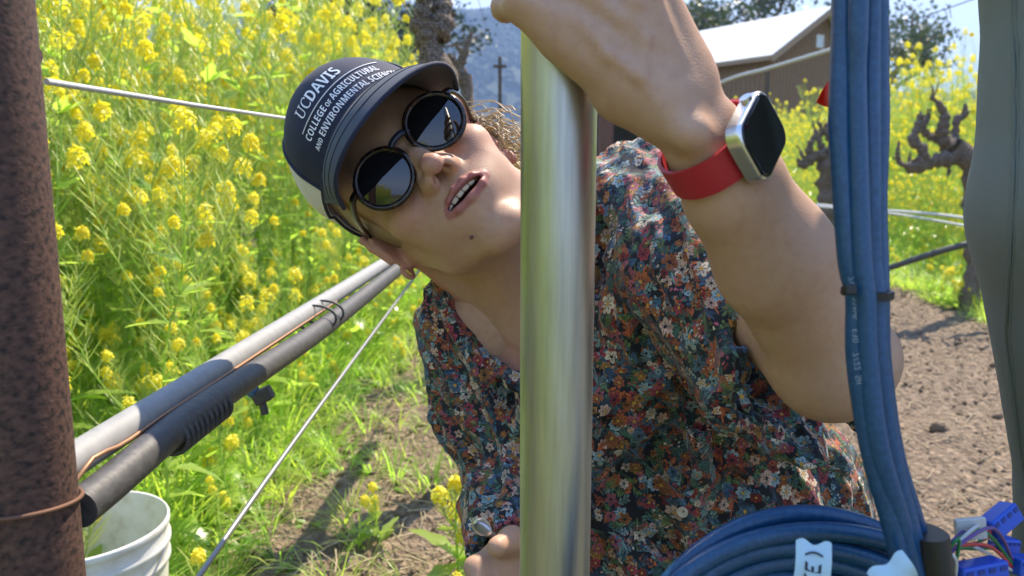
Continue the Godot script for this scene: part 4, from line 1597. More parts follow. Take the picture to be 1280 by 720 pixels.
func build_trellis() -> void:
	var rust := noisy("rusty_steel", [[0, Color(.006, .004, .004)], [.27, Color(.012, .008, .007)], [.33, Color(.056, .027, .019)], [.6, Color(.092, .045, .031)], [.8, Color(.118, .062, .043)], [1, Color(.16, .092, .064)]], 4.0, .042, .75, .02, 61, false, 6, 1024)
	var galv := noisy("galvanised_wire", [[0, Color(.48, .48, .45)], [1, Color(.70, .70, .66)]], 30.0, .02, .42, 0.0, 66)
	galv.metallic = .15
	# the rusty post at the left edge
	var foot := at(-6, 360, .452)
	foot.y = 0.0
	var post := thing("rusty_post", "dark rusty steel post at the left edge of the photo", "post", foot)
	var s := Shape.new()
	s.lathe(PackedVector2Array([Vector2(0, -.25), Vector2(.0325, -.25), Vector2(.0328, .2), Vector2(.0325, .6), Vector2(.0327, .9), Vector2(.0325, 1.35), Vector2(.0315, 1.356), Vector2(0, 1.357)]), Vector3.ZERO, Basis(), 40)
	part("pole", s, rust, post)
	var bolt := Shape.new()
	var bp := at(37, 69, .445) - foot
	bolt.tube(PackedVector3Array([bp - Vector3(.012, 0, 0), bp + Vector3(.0040, 0, 0), bp + Vector3(.0058, 0, 0)]), [.0050, .0050, .0034], 12)
	part("bolt", bolt, rust, post)
	for k in 1:
		var ring := PackedVector3Array()
		for i in 41:
			var a := TAU * i / 40.0
			ring.append(Vector3(cos(a) * .0342, (at(60, 668 + k * 16, .43).y) + .004 * sin(a) , sin(a) * .0342))
		var t := Shape.new()
		t.tube(ring, .0014, 6, false)
		part("tie_wire", t, flat("rusty_wire", Color(.17, .085, .05), .7, .3), post)
	# the wires of the near row
	var d_of := func(px: float): return .31 * 990.0 / (688.0 - px)
	wire("trellis_wire", "pale taut wire running from the rusty post to behind the cap", "wire", [at(58, 102, d_of.call(58)), at(200, 125, d_of.call(200)), at(358, 148, d_of.call(358)), at(560, 177, d_of.call(560)), at(640, 190, d_of.call(640))], .0021, galv)
	wire("steel_cable", "thin steel cable slanting down past the left drip tubes to the lower left", "cable", [at(16, 1046, d_of.call(16)), at(120, 901, d_of.call(120)), at(236, 739, d_of.call(236)), at(330, 604, d_of.call(330)), at(430, 466, d_of.call(430)), at(530, 330, d_of.call(530)), at(600, 234, d_of.call(600))], .0028, flat("wire_rope", Color(.33, .33, .33), .38, .7), 10)
	# the drip tubes
	var grey := noisy("grey_conduit", [[0, Color(.24, .24, .235)], [1, Color(.33, .33, .32)]], 5.0, .02, .6, 0.0, 71)
	var black := noisy("black_poly_tube", [[0, Color(.048, .047, .046)], [1, Color(.090, .087, .083)]], 6.0, .02, .55, .05, 72)
	var tube_at := func(px: float, off: float, sink: float):
		var d: float = .31 * 990.0 / (688.0 - px)
		var y := 600.0 - .671 * (px - 90.0)
		return at(px, y, d) + ROW_ACROSS * off + Vector3(0, sink, 0)
	var far := []
	var near_ := []
	for px in [72, 100, 150, 220, 300, 380, 430, 470, 490, 530, 575]:
		far.append(tube_at.call(px, -.010, .006))
		near_.append(tube_at.call(px, .012, -.009 - .004 * sin(px * .02)))
	wire("conduit_tube", "pale grey straight tube running from the rusty post towards the woman's ear", "tube", far, .0118, grey, 16)
	var hose := thing("drip_hose", "black irrigation hose with a coiled wrap slung under the grey tube", "hose", near_[0])
	var hs := Shape.new()
	var rel := []
	for p in near_: rel.append((p as Vector3) - (near_[0] as Vector3))
	hs.tube(sample(rel, 60), .0128, 16)
	part("hose", hs, black, hose)
	for k in 10:
		var c: Vector3 = tube_at.call(194.0 + k * 6.5, .012, -.011) - near_[0]
		var ax: Vector3 = (near_[4] - near_[2]).normalized()
		var sd := ax.cross(Vector3.UP).normalized()
		var u := ax.cross(sd)
		var ring := PackedVector3Array()
		for i in 25: ring.append(c + (sd * cos(TAU * i / 24.0) + u * sin(TAU * i / 24.0)) * .0138 + ax * .0016 * sin(TAU * i / 24.0))
		var t := Shape.new()
		t.tube(ring, .0022, 8, false)
		part("wrap", t, black, hose)
	var tie := Shape.new()
	tie.tube(sample([tube_at.call(62, .0, -.022) - near_[0], tube_at.call(100, .006, .008) - near_[0], tube_at.call(150, .004, .004) - near_[0], tube_at.call(212, .002, .004) - near_[0], tube_at.call(300, .002, .003) - near_[0], tube_at.call(420, .001, .002) - near_[0]], 40), .0016, 6)
	part("rusty_tie", tie, flat("copper_wire", Color(.36, .20, .11), .5, .5), hose)
	for px in [394, 404]:
		var c: Vector3 = tube_at.call(px, .0, -.002) - near_[0]
		var ax: Vector3 = (near_[8] - near_[5]).normalized()
		var sd := ax.cross(Vector3.UP).normalized()
		var u := ax.cross(sd)
		var ring := PackedVector3Array()
		for i in 25: ring.append(c + sd * cos(TAU * i / 24.0) * .028 + u * sin(TAU * i / 24.0) * .017)
		var t := Shape.new()
		t.tube(ring, .0018, 6, false)
		part("clip", t, black, hose)
	var c := at(322, 492, .90)
	var em := thing("drip_emitter", "small blue and black drip emitter hanging under the hose", "emitter", c)
	var e1 := Shape.new()
	e1.rounded(Vector3(.006, -.002, 0), Vector3(.022, .016, .016), Basis(Vector3(0, 0, 1), .45), .003, 2)
	e1.tube(PackedVector3Array([Vector3(.004, -.006, 0), Vector3(.008, -.024, .002)]), .0045, 10)
	e1.tube(PackedVector3Array([Vector3(-.002, 0, 0), Vector3(-.012, .016, 0)]), .005, 10)
	part("body", e1, black, em)
	var e2 := Shape.new()
	e2.tube(PackedVector3Array([Vector3(-.008, .003, .002), Vector3(-.001, .006, .004)]), .0075, 12)
	part("blue_collar", e2, flat("blue_plastic", Color(.05, .15, .27), .4), em)
	# second row: posts and wires
	var wood := noisy("weathered_wood", [[0, Color(.06, .048, .04)], [1, Color(.17, .14, .12)]], 4.0, .03, .9, .4, 81)
	var st := at(625, 130, 5.0); st.y = 0
	var stake := thing("cross_stake", "thin dark stake with a short crossarm before the blue hill", "stake", st)
	var s1 := Shape.new()
	var tall := at(625, 72, 5.0).y
	s1.box(Vector3(0, tall * .5, 0), Vector3(.022, tall, .022), Basis(), .003)
	part("upright", s1, wood, stake)
	var s2 := Shape.new()
	s2.box(Vector3(0, at(625, 84, 5.0).y, .0125), Vector3(.085, .018, .018), Basis(), .003)
	part("crossarm", s2, wood, stake)
	var sp := at(958, 130, 7.4); sp.y = 0
	var s3 := Shape.new()
	var t3 := at(958, 90, 7.4).y
	s3.box(Vector3(0, t3 * .5, 0), Vector3(.034, t3, .034), Basis(), .004)
	var o3 := part("trellis_stake", s3, wood)
	o3.position = sp
	tag(o3, "slim dark stake in the mustard in front of the brown barn", "stake")
	wire("rail_wire", "thick pale twin wire slanting up across the front of the brown barn", "wire", [at(880, 112, 7.9), at(920, 96, 7.5), at(958, 86, 7.2), at(1045, 60, 6.4)], .016, galv)
	wire("rail_wire", "thin barbed wire crossing the sky at the upper right", "wire", [at(1045, 60, 6.4), at(1090, 44, 6.0), at(1160, 19, 5.5), at(1230, -6, 5.1), at(1300, -34, 4.8)], .0042, flat("dark_wire", Color(.16, .16, .17), .5, .5))
	for q in [[1186, 9], [1182, 14]]:
		wire("wire_barb", "short loose barb hanging from the thin wire in the sky" if q[0] == 1182 else "short twist on the thin wire in the sky", "wire", [at(q[0] - 4, q[1] - 4, 5.3), at(q[0], q[1], 5.3), at(q[0] + 3, q[1] + 13, 5.3)], .003, flat("dark_wire", Color(.16, .16, .17), .5, .5))
	wire("drip_line", "pale upper drip line crossing the green strip right of the cables", "drip line", [at(1020, 256, 5.3), at(1105, 263, 4.9), at(1160, 267, 4.5), at(1215, 274, 4.2), at(1300, 290, 3.9)], .0085, galv)
	wire("drip_line", "pale lower drip line close under the upper one right of the cables", "drip line", [at(1020, 258, 5.2), at(1105, 266, 4.8), at(1160, 274, 4.4), at(1215, 284, 4.1), at(1300, 300, 3.8)], .0065, galv)
	wire("black_hose", "black hose dipping from the green trousers to the soil behind the cables", "hose", [at(1040, 352, 4.6), at(1107, 336, 4.4), at(1150, 322, 4.3), at(1205, 306, 4.2), at(1300, 285, 4.1)], .0165, black, 12)
	wire("sky_wire", "thin wire hanging down in the sky above the crossed stake", "wire", [at(588, -30, 4.2), at(598, 0, 4.2), at(606, 32, 4.2)], .0016, flat("dark_wire", Color(.16, .16, .17), .5, .5))

func build_bucket() -> void:
	var c := at(98, 655, 1.30)
	var h := c.y
	c.y = height(c.x, c.z)
	h -= c.y
	var b := thing("bucket", "white plastic bucket standing below the black hose at the lower left", "bucket", c)
	var m := noisy("white_plastic", [[0, Color(.50, .47, .40)], [.35, Color(.68, .67, .62)], [.6, Color(.76, .76, .73)], [1, Color(.80, .80, .78)]], 3.0, .015, .45, .0, 87, false, 5)
	m.backlight_enabled = true
	m.backlight = Color(.3, .3, .28)
	var r := .138
	var s := Shape.new()
	s.lathe(PackedVector2Array([Vector2(0, .008), Vector2(r * .80, .008), Vector2(r * .825, .016), Vector2(r * .955, h - .03), Vector2(r * .965, h - .003), Vector2(r * .985, h), Vector2(r, h - .004), Vector2(r, h - .012), Vector2(r * .98, h - .014), Vector2(r * .975, h - .034), Vector2(r * 1.0, h - .036), Vector2(r * 1.0, h - .044), Vector2(r * .972, h - .046), Vector2(r * .965, h - .066), Vector2(r * .985, h - .068), Vector2(r * .985, h - .074), Vector2(r * .955, h - .076), Vector2(r * .85, .004), Vector2(r * .83, 0), Vector2(0, 0)]), Vector3.ZERO, Basis(), 64)
	part("pail", s, m, b)
	var hd := PackedVector3Array()
	for i in 25:
		var a := PI * i / 24.0
		hd.append(Vector3(cos(a) * r * 1.02, h - .04 - sin(a) * .10, sin(a) * r * 1.02))
	var t := Shape.new()
	t.tube(hd, .002, 6)
	part("handle", t, flat("steel_handle", Color(.4, .4, .4), .4, .9), b)

func build_pipe() -> void:
	var foot := at(696.5, 360, .531)
	foot.y = 0
	var o := thing("metal_pipe", "upright galvanised steel pipe gripped by the woman's left hand", "pipe", foot)
	var m := noisy("galvanised_pipe", [[0, Color(.44, .46, .46)], [.5, Color(.54, .56, .56)], [1, Color(.62, .64, .64)]], 1.0, .012, .30, 0.0, 91, false, 5)
	m.metallic = 1.0
	m.uv1_scale = Vector3(26, 1.6, 26)
	m.roughness_texture = noise_tex(256, .03, 92, [[0, Color(.55, .55, .55)], [1, Color(.95, .95, .95)]])
	m.roughness = .47
	var s := Shape.new()
	var r := .02475
	s.lathe(PackedVector2Array([Vector2(r - .003, -.2), Vector2(r, -.2), Vector2(r, .5), Vector2(r, 1.28), Vector2(r - .0006, 1.2812), Vector2(r - .0026, 1.2812), Vector2(r - .003, 1.28), Vector2(r - .003, .8)]), Vector3.ZERO, Basis(), 64)
	part("pipe", s, m, o)

# ------------------------------------------------------------------ cables
func build_cables() -> void:
	var blue := noisy("blue_cable", [[0, Color(.006, .044, .110)], [.5, Color(.010, .064, .155)], [1, Color(.022, .092, .20)]], 20.0, .02, .33, .0, 95)
	var dark := flat("black_nylon", Color(.014, .014, .015), .45)
	var tape := flat("pale_blue_tape", Color(.42, .60, .70), .6)
	var base := at(1100, 700, .45)
	var o := thing("cable_bundle", "bundle of blue cables hanging down into a strapped coil at the lower right", "cable", base)
	var runs := [
		[[1058, -460, .425], [1053, 0, .425], [1049, 140, .424], [1053, 230, .424], [1061, 330, .424], [1070, 370, .424], [1071, 450, .424], [1088, 560, .425], [1116, 660, .428], [1130, 720, .43]],
		[[1080, -460, .418], [1073, 0, .418], [1070, 90, .421], [1074, 250, .420], [1078, 330, .419], [1082, 370, .419], [1085, 450, .420], [1099, 560, .421], [1128, 660, .428], [1146, 720, .43]],
		[[1096, -460, .428], [1089, 0, .428], [1088, 150, .426], [1089, 250, .426], [1090, 330, .427], [1095, 370, .426], [1098, 450, .426], [1112, 560, .428], [1134, 650, .43], [1152, 710, .432]],
		[[1068, -460, .440], [1066, 0, .440], [1056, 140, .440], [1064, 250, .438], [1073, 340, .438], [1078, 370, .437], [1082, 450, .437], [1096, 560, .439], [1122, 660, .44], [1142, 720, .45]],
		[[1100, -460, .440], [1098, 0, .440], [1099, 150, .438], [1096, 250, .438], [1098, 330, .436], [1099, 370, .434], [1101, 450, .434], [1116, 560, .436], [1142, 650, .44], [1160, 710, .45]]]
	for k in runs.size():
		var pts := []
		for q in runs[k]: pts.append(at(q[0], q[1], q[2]) - base)
		var s := Shape.new()
		s.tube(sample(pts, 80), .0056, 14)
		part("cable", s, blue, o)
	# the coil below
	var c := lens_point(1026, 890, .47)
	for k in 9:
		var row := k % 5
		var deep := k / 5
		var ring := PackedVector3Array()
		for i in 97:
			var a := TAU * i / 96.0
			var ra := .1135 - row * .0118 + .003 * sin(a * 2.0 + k) + .002 * sin(a * 3.0 + k * 2.0)
			var p := c + Vector3(cos(a) * ra * 1.05, sin(a) * ra * .90, .006 * sin(a + k) + deep * -.0125 + .10 * sin(a) * -.28)
			ring.append(cam * p - base)
		var s := Shape.new()
		s.tube(ring, .0060, 12, false)
		part("coil_turn", s, blue, o)
	# ties and strap
	var tie := func(px: float, py: float, d: float, rx: float, rz: float, tall: float, ax: Vector3):
		var s := Shape.new()
		var cc := at(px, py, d) - base
		var u := ax.cross(cam_basis.z).normalized()
		var w := u.cross(ax).normalized()
		s.tube(PackedVector3Array([cc - ax * tall * .5, cc - ax * (tall * .5 - .0004), cc + ax * (tall * .5 - .0004), cc + ax * tall * .5]), [rx * .97, rx, rx, rx * .97], 40, true, rz / rx, w)
		return s
	part("cable_tie", tie.call(1084, 366, .430, .0134, .0142, .0042, Vector3(.05, 1, 0).normalized()), dark, o)
	var head_ := Shape.new()
	head_.rounded(at(1062, 362, .414) - base, Vector3(.006, .0055, .005), cam_basis, .001, 1)
	part("tie_head", head_, dark, o)
	part("strap", tie.call(1159, 698, .437, .0108, .0185, .030, (at(1150, 640, .44) - at(1164, 740, .44)).normalized()), dark, o)
	# written tape labels
	var ink := flat("black_ink", Color(.02, .025, .05), .7)
	var lab := func(px: float, py: float, d: float, turn: float, w: float, h: float, text: String, size: float):
		var b := cam_basis * Basis(Vector3(0, 0, 1), turn)
		var cc := at(px, py, d) - base
		var s := Shape.new()
		s.grid(10, 10, func(u: float, v: float): return cc + b * Vector3((u - .5) * w, (v - .5) * h + .0015 * sin(u * 9.0), .0035 * sin(v * PI) - .0035))
		s.orient(cc - b.z)
		s.shell(0, 0, .0004)
		var lp := part("label_tag", s, tape, o)
		if text:
			var arc := PackedVector3Array()
			for i in 13: arc.append(cc + b * Vector3(lerpf(-.0046, .0046, i / 12.0), .0088 + .0016 * sin(PI * i / 12.0), -.0012))
			var at_ := Shape.new()
			at_.tube(arc, .00055, 5)
			part("handwriting", at_, ink, lp)
			var f := SystemFont.new()
			f.font_names = PackedStringArray(["Droid Sans"])
			f.font_weight = 700
			var t := TextMesh.new()
			t.text = text
			t.font = f
			t.font_size = 48
			t.pixel_size = size / 35.0
			t.depth = .0
			var arr := t.surface_get_arrays(0)
			var tx := Shape.new()
			for p in (arr[Mesh.ARRAY_VERTEX] as PackedVector3Array):
				var q := Vector3(-p.y, p.x - .0010, 0)
				var v := q.y / h + .5
				tx.put(cc + b * Vector3(q.x, q.y + .0015 * sin((q.x / w + .5) * 9.0), .0035 * sin(clampf(v, 0, 1) * PI) - .0035 + .0005), b.z)
			tx.idx = PackedInt32Array(arr[Mesh.ARRAY_INDEX])
			part("handwriting", tx, ink, lp)
	lab.call(1016, 717, .405, -.12, .0185, .030, "KE", .0085)
	lab.call(1120, 722, .408, .55, .022, .016, "", .004)
	# faint printing along one cable
	var pf := SystemFont.new()
	pf.font_names = PackedStringArray(["Droid Sans Mono"])
	var tm := TextMesh.new()
	tm.text = "75C  22AWG  E30  7/22 SH"
	tm.font = pf
	tm.font_size = 32
	tm.pixel_size = .0030 / 24.0
	tm.depth = 0.0
	var pa := tm.surface_get_arrays(0)
	var pts := []
	for q in runs[0]: pts.append(at(q[0], q[1], q[2]) - base)
	var line := sample(pts, 400)
	var ps := Shape.new()
	for p in (pa[Mesh.ARRAY_VERTEX] as PackedVector3Array):
		var f := clampf(292.0 + p.x * 785.0, 0, 399)
		var a := line[int(f)]
		var t := (line[mini(int(f) + 1, 400)] - a).normalized()
		var to := (EYE - base - a).normalized()
		var w := t.cross(to).normalized()
		to = w.cross(t)
		var an := p.y / .0061
		ps.put(a + t * (f - int(f)) * .00127 + (to * cos(an) + w * sin(an)) * .00612, to)
	ps.idx = PackedInt32Array(pa[Mesh.ARRAY_INDEX])
	part("printing", ps, flat("grey_print", Color(.30, .36, .42), .6), o)
	# red flag of tape behind the bundle
	var fb := at(1040, 112, .45)
	var fl := Shape.new()
	fl.flat_tri(Vector3.ZERO, Vector3.ZERO, Vector3.ZERO)
	fl = Shape.new()
	fl.grid(8, 6, func(u: float, v: float):
		var a := at(1046, 98, .452).lerp(at(1044, 136, .452), v)
		var b := at(1041, 96, .452).lerp(at(1019, 128, .452), v)
		return a.lerp(b, u) - fb + Vector3(0, 0, .003 * sin(u * 4.0 + v * 3.0)))
	fl.orient(Vector3(0, 0, -1))
	fl.shell(0, 0, .0003)
	var rf := part("red_flag", fl, leafy("red_tape", Color(.75, .05, .015), Color(.8, .1, .05), .4))
	rf.position = fb
	tag(rf, "bright red orange tape flag sticking out left of the blue cables", "flag")
	# plugs on the wire ends
	var bl := flat("bright_blue_plastic", Color(.010, .075, .48), .38)
	var wires := [flat("wire_red", Color(.45, .03, .03), .5), flat("wire_green", Color(.03, .22, .07), .5), flat("wire_purple", Color(.12, .06, .22), .5), flat("wire_white", Color(.6, .6, .58), .5)]
	var labels := ["uppermost bright blue plug beside the green trousers", "small middle bright blue plug beside the green trousers", "lowest and longest bright blue plug at the bottom right", "blue plug at the bottom right corner under the trousers"]
	var plugs := [[1250, 650, .50, .024, .0125, .5], [1255, 680, .52, .015, .0095, -.15], [1222, 716, .46, .034, .013, .05], [1280, 706, .50, .020, .011, -.1]]
	for k in 4:
		var q: Array = plugs[k]
		var p := at(q[0], q[1], q[2])
		var pl := thing("cable_plug", labels[k], "plug", p, "blue plugs on the cable ends")
		var b := cam_basis * Basis(Vector3(0, 0, 1), q[5]) * Basis(Vector3.UP, .3)
		var s := Shape.new()
		s.rounded(Vector3.ZERO, Vector3(q[3], q[4], .013), b, .0016, 2)
		part("housing", s, bl, pl)
		var s2 := Shape.new()
		for i in 4: s2.box(b * Vector3(-q[3] * .36 + i * q[3] * .24, q[4] * .22, .0058), Vector3(q[3] * .14, q[4] * .20, .0022), b)
		part("screw_slots", s2, flat("dark_blue", Color(.006, .03, .2), .5), pl).set_meta("kind", "stuff")
		for i in 4:
			var w := Shape.new()
			var st := at(1168 + i * 3, 678 + i * 7, .445)
			var en: Vector3 = p - b.x * q[3] * .5 + b * Vector3(0, (i - 1.5) * q[4] * .2, 0)
			var mid := st.lerp(en, .5) + Vector3(0, .006 * (i - 1) + .004 * k, .008 * (i % 2))
			w.tube(sample([st - p, mid - p, en - p], 14), .0011, 6)
			part("lead", w, wires[(i + k) % 4], pl)
	var wt := Shape.new()
	wt.rounded(Vector3.ZERO, Vector3(.018, .013, .004), cam_basis * Basis(Vector3(0, 0, 1), .1), .001, 2)
	var tagp := part("wire_marker", wt, flat("grey_card", Color(.50, .50, .47), .7))
	tagp.position = at(1213, 661, .47)
	tag(tagp, "small grey white marker flag on the wires beside the blue plugs", "marker")

# ------------------------------------------------------------------ the second person and the tool
func build_trousers() -> void:
	var foot := at(1390, 600, .66)
	foot.y = 0
	var o := thing("person", "person in sage green trousers standing at the right edge, only one leg in view", "person", foot)
	var x := Transform3D(Basis(), -foot)
	var f := Field.new()
	f.noise = FastNoiseLite.new()
	f.noise.seed = 33
	f.noise.frequency = 12.0
	f.noise_amp = .0012
	f.noise_dir = Vector3(.2, .95, .1).normalized()
	var hip := at(1388, -40, .66)
	var knee := at(1402, 640, .72)
	var ank := knee + Vector3(.03, -knee.y + .10, -.10)
	f.chain([hip + Vector3(.0, .12, 0), hip, at(1367, 260, .66), knee, ank], [.105, .090, .090, .078, .075], .02)
	var h2 := hip + Vector3(.22, .06, -.02)
	f.chain([h2 + Vector3(0, .06, 0), h2 + Vector3(.02, -.42, 0), Vector3(h2.x + .04, .10, h2.z - .05)], [.11, .085, .072], .05)
	f.bone(hip + Vector3(.0, .14, 0), h2 + Vector3(0, .08, 0), .115, .115, .05)
	var s := Shape.new()
	f.net(Vector3(.25, .02, -1.05), Vector3(1.05, 1.42, -.35), .011, s)
	part("trousers", s, cloth("sage_trousers", Color(.142, .175, .148), 90.0, 37), o, x)
	var all := PackedInt32Array()
	for i in f.kind.size(): all.append(i)
	for off in [0.0, 5.0]:
		var seam := []
		for i in 26:
			var px: float = 1262.0 + 6.0 * sin(i * .25) + off + maxf(0.0, i - 16.0) * 4.0
			var py := -60.0 + i * 30.0
			var d := .45
			while d < .9 and f.value(at(px, py, d), all) > .0004: d += .0015
			seam.append(at(px, py, d) - foot)
		var ss := Shape.new()
		ss.tube(sample(seam, 90), .0009 if off > 0.0 else .0018, 6, false)
		part("seam", ss, cloth("sage_seam", Color(.125, .155, .130), 90.0, 38), o)
	var body := Field.new()
	var mid := (hip + h2) * .5
	body.chain([mid + Vector3(0, .12, 0), mid + Vector3(0, .36, .0), mid + Vector3(0, .50, 0)], [.13, .14, .10], .05)
	body.bone(mid + Vector3(-.16, .50, 0), mid + Vector3(.16, .50, 0), .065, .065, .05)
	body.bone(mid + Vector3(0, .52, 0), mid + Vector3(0, .62, 0), .05, .048, .04)
	body.blob(mid + Vector3(0, .72, 0), Vector3(.075, .105, .092), .03)
	for sd in [-1.0, 1.0]: body.chain([mid + Vector3(.18 * sd, .50, 0), mid + Vector3(.25 * sd, .24, .02), mid + Vector3(.22 * sd, .0, -.06)], [.055, .042, .03], .03)
	var bs := Shape.new()
	body.net(mid + Vector3(-.4, -.1, -.3), mid + Vector3(.4, .9, .3), .016, bs, skin_paint)
	part("body", bs, flat("shirt_grey", Color(.16, .17, .19), .85), o, x)
	for q in [ank, Vector3(h2.x + .04, .10, h2.z - .05)]:
		var b := Field.new()
		b.bone(q, q + Vector3(0, -.04, -.02), .055, .05, .03)
		b.bone(q + Vector3(0, -.055, .03), q + Vector3(-.01, -.065, -.16), .042, .034, .03)
		var bo := Shape.new()
		b.net(q + Vector3(-.12, -.12, -.26), q + Vector3(.12, .08, .14), .010, bo)
		part("boot", bo, flat("boot_leather", Color(.07, .045, .028), .6), o, x)

func build_tool() -> void:
	var p := at(606, 664, .63)
	var o := thing("hand_tool", "small bright tipped tool held in the woman's right hand beside the pipe", "tool", p)
	var tip := Shape.new()
	tip.tube(sample([at(594, 652, .628) - p, at(600, 657, .63) - p, at(607, 662, .632) - p, at(611, 665, .634) - p], 10), [.0022, .0045, .0058, .0062, .0064, .0064, .0062, .0058, .0050, .0042, .0035], 14)
	part("tip", tip, flat("bright_steel", Color(.55, .62, .74), .34, 1.0), o)
	var sh := Shape.new()
	sh.tube(sample([at(609, 664, .634) - p, at(622, 675, .636) - p, at(642, 694, .64) - p], 10), .0030, 10)
	part("shaft", sh, flat("dark_steel", Color(.10, .10, .11), .4, .7), o)

# ------------------------------------------------------------------ barn, shed and trees
func build_barn() -> void:
	var along := Vector3(-.54, 0, -.842)
	var side := Vector3(.842, 0, -.54)
	var p0 := at(957, 150, 28.0); p0.y = 0
	var hw := 2.78
	var eave := 4.67
	var ridge := 6.36
	var ln := 11.0
	var b := Basis(side, Vector3.UP, -along)
	var barn := thing("barn", "brown board sided barn with a bright white metal roof", "barn", p0)
	var wall := noisy("barn_boards", [[0, Color(.19, .120, .072)], [1, Color(.27, .175, .108)]], .8, .02, .85, .0, 101)
	var trim := flat("barn_trim", Color(.30, .21, .145), .8)
	var s := Shape.new()
	var q := func(u: float, y: float, l: float): return side * u + Vector3(0, y, 0) + along * l
	s.flat_quad(q.call(0, -.3, 0), q.call(2 * hw, -.3, 0), q.call(2 * hw, eave, 0), q.call(0, eave, 0), -along)
	s.flat_tri(q.call(0, eave, 0), q.call(2 * hw, eave, 0), q.call(hw, ridge, 0), -along)
	s.flat_quad(q.call(0, -.3, ln), q.call(2 * hw, -.3, ln), q.call(2 * hw, eave, ln), q.call(0, eave, ln), along)
	s.flat_tri(q.call(0, eave, ln), q.call(2 * hw, eave, ln), q.call(hw, ridge, ln), along)
	s.flat_quad(q.call(0, -.3, 0), q.call(0, -.3, ln), q.call(0, eave, ln), q.call(0, eave, 0), -side)
	s.flat_quad(q.call(2 * hw, -.3, 0), q.call(2 * hw, -.3, ln), q.call(2 * hw, eave, ln), q.call(2 * hw, eave, 0), side)
	part("wall", s, wall, barn)
	for i in 30:
		var u := .1 + i * (2 * hw - .2) / 29.0
		var top := lerpf(eave, ridge, 1.0 - absf(u - hw) / hw) - .10
		var t := Shape.new()
		t.box(q.call(u, top * .5, -.014), Vector3(.055, top, .026), b)
		part("batten", t, wall, barn)
	for i in 50:
		var t := Shape.new()
		t.box(q.call(-.014, eave * .5 - .05, .15 + i * .215), Vector3(.026, eave - .1, .055), b)
		part("batten", t, wall, barn)
	var roof_m := flat("white_metal_roof", Color(.80, .80, .78), .42)
	for sg in [-1.0, 1.0]:
		var r := Shape.new()
		var n := 90
		var out := 1.0 + .38 / hw
		r.grid(n * 2, 3, func(u: float, v: float):
			var x: float = hw + sg * hw * out * v
			var y: float = ridge + .10 - (ridge - eave) * out * v + (.022 if int(u * n * 2) % 2 == 0 else 0.0)
			return q.call(x, y, lerpf(-.45, ln + .45, u)))
		r.orient(q.call(hw, 0, ln * .5))
		r.shell(0, 0, .03)
		part("roof", r, roof_m, barn)
	for sg in [-1.0, 1.0]:
		var f := Shape.new()
		var a: Vector3 = q.call(hw, ridge + .02, -.43)
		var e: Vector3 = q.call(hw + sg * (hw + .36), eave - .23 + .02, -.43)
		var d: Vector3 = (e - a).normalized()
		f.box((a + e) * .5 - Vector3(0, .06, 0), Vector3(a.distance_to(e), .20, .05), Basis(d, along.cross(d), along))
		part("fascia", f, trim, barn)
	var fs := Shape.new()
	fs.box(q.call(-.34, eave - .20, ln * .5), Vector3(.05, .18, ln + .8), b)
	part("fascia", fs, trim, barn)
	var wc: Vector3 = q.call(hw - .08, 5.28, -.03)
	var fr := Shape.new()
	for e in [[-.19, 0, .05, .46], [.19, 0, .05, .46], [0, .205, .33, .05], [0, -.205, .33, .05]]:
		fr.box(wc + side * e[0] + Vector3(0, e[1], 0), Vector3(e[2], e[3], .06), b)
	var win := part("window", fr, flat("window_frame", Color(.6, .58, .54), .6), barn)
	var pn := Shape.new()
	pn.box(wc + along * -.004, Vector3(.33, .36, .02), b)
	part("pane", pn, flat("window_glass", Color(.45, .52, .60), .05, 0.0, 1.0), win)
	# small shed left of it, seen past the pipe
	var sp := at(772, 170, 24.0); sp.y = 0
	var shed := thing("shed", "small reddish brown wooden shed with a dark opening behind the pipe", "shed", sp)
	var m := noisy("shed_boards", [[0, Color(.10, .045, .032)], [1, Color(.17, .080, .055)]], 1.1, .02, .85, .0, 103)
	for e in [[-.36, 1.25, .0, .42, 2.5, .42], [.75, .62, .05, 1.8, 1.25, .10], [.75, 2.25, .05, 1.8, .35, .10], [1.75, 1.25, .0, .2, 2.5, .3]]:
		var t := Shape.new()
		t.box(Vector3(e[0], e[1], e[2]), Vector3(e[3], e[4], e[5]), Basis(), .01)
		part("board_wall", t, m, shed)
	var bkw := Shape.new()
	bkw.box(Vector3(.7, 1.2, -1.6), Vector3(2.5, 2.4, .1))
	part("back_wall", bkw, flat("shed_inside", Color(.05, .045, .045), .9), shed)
	var rf := Shape.new()
	rf.box(Vector3(.7, 2.55, -.8), Vector3(2.9, .08, 2.2), Basis(Vector3.RIGHT, .08), .01)
	part("roof", rf, flat("shed_roof", Color(.22, .21, .21), .6), shed)

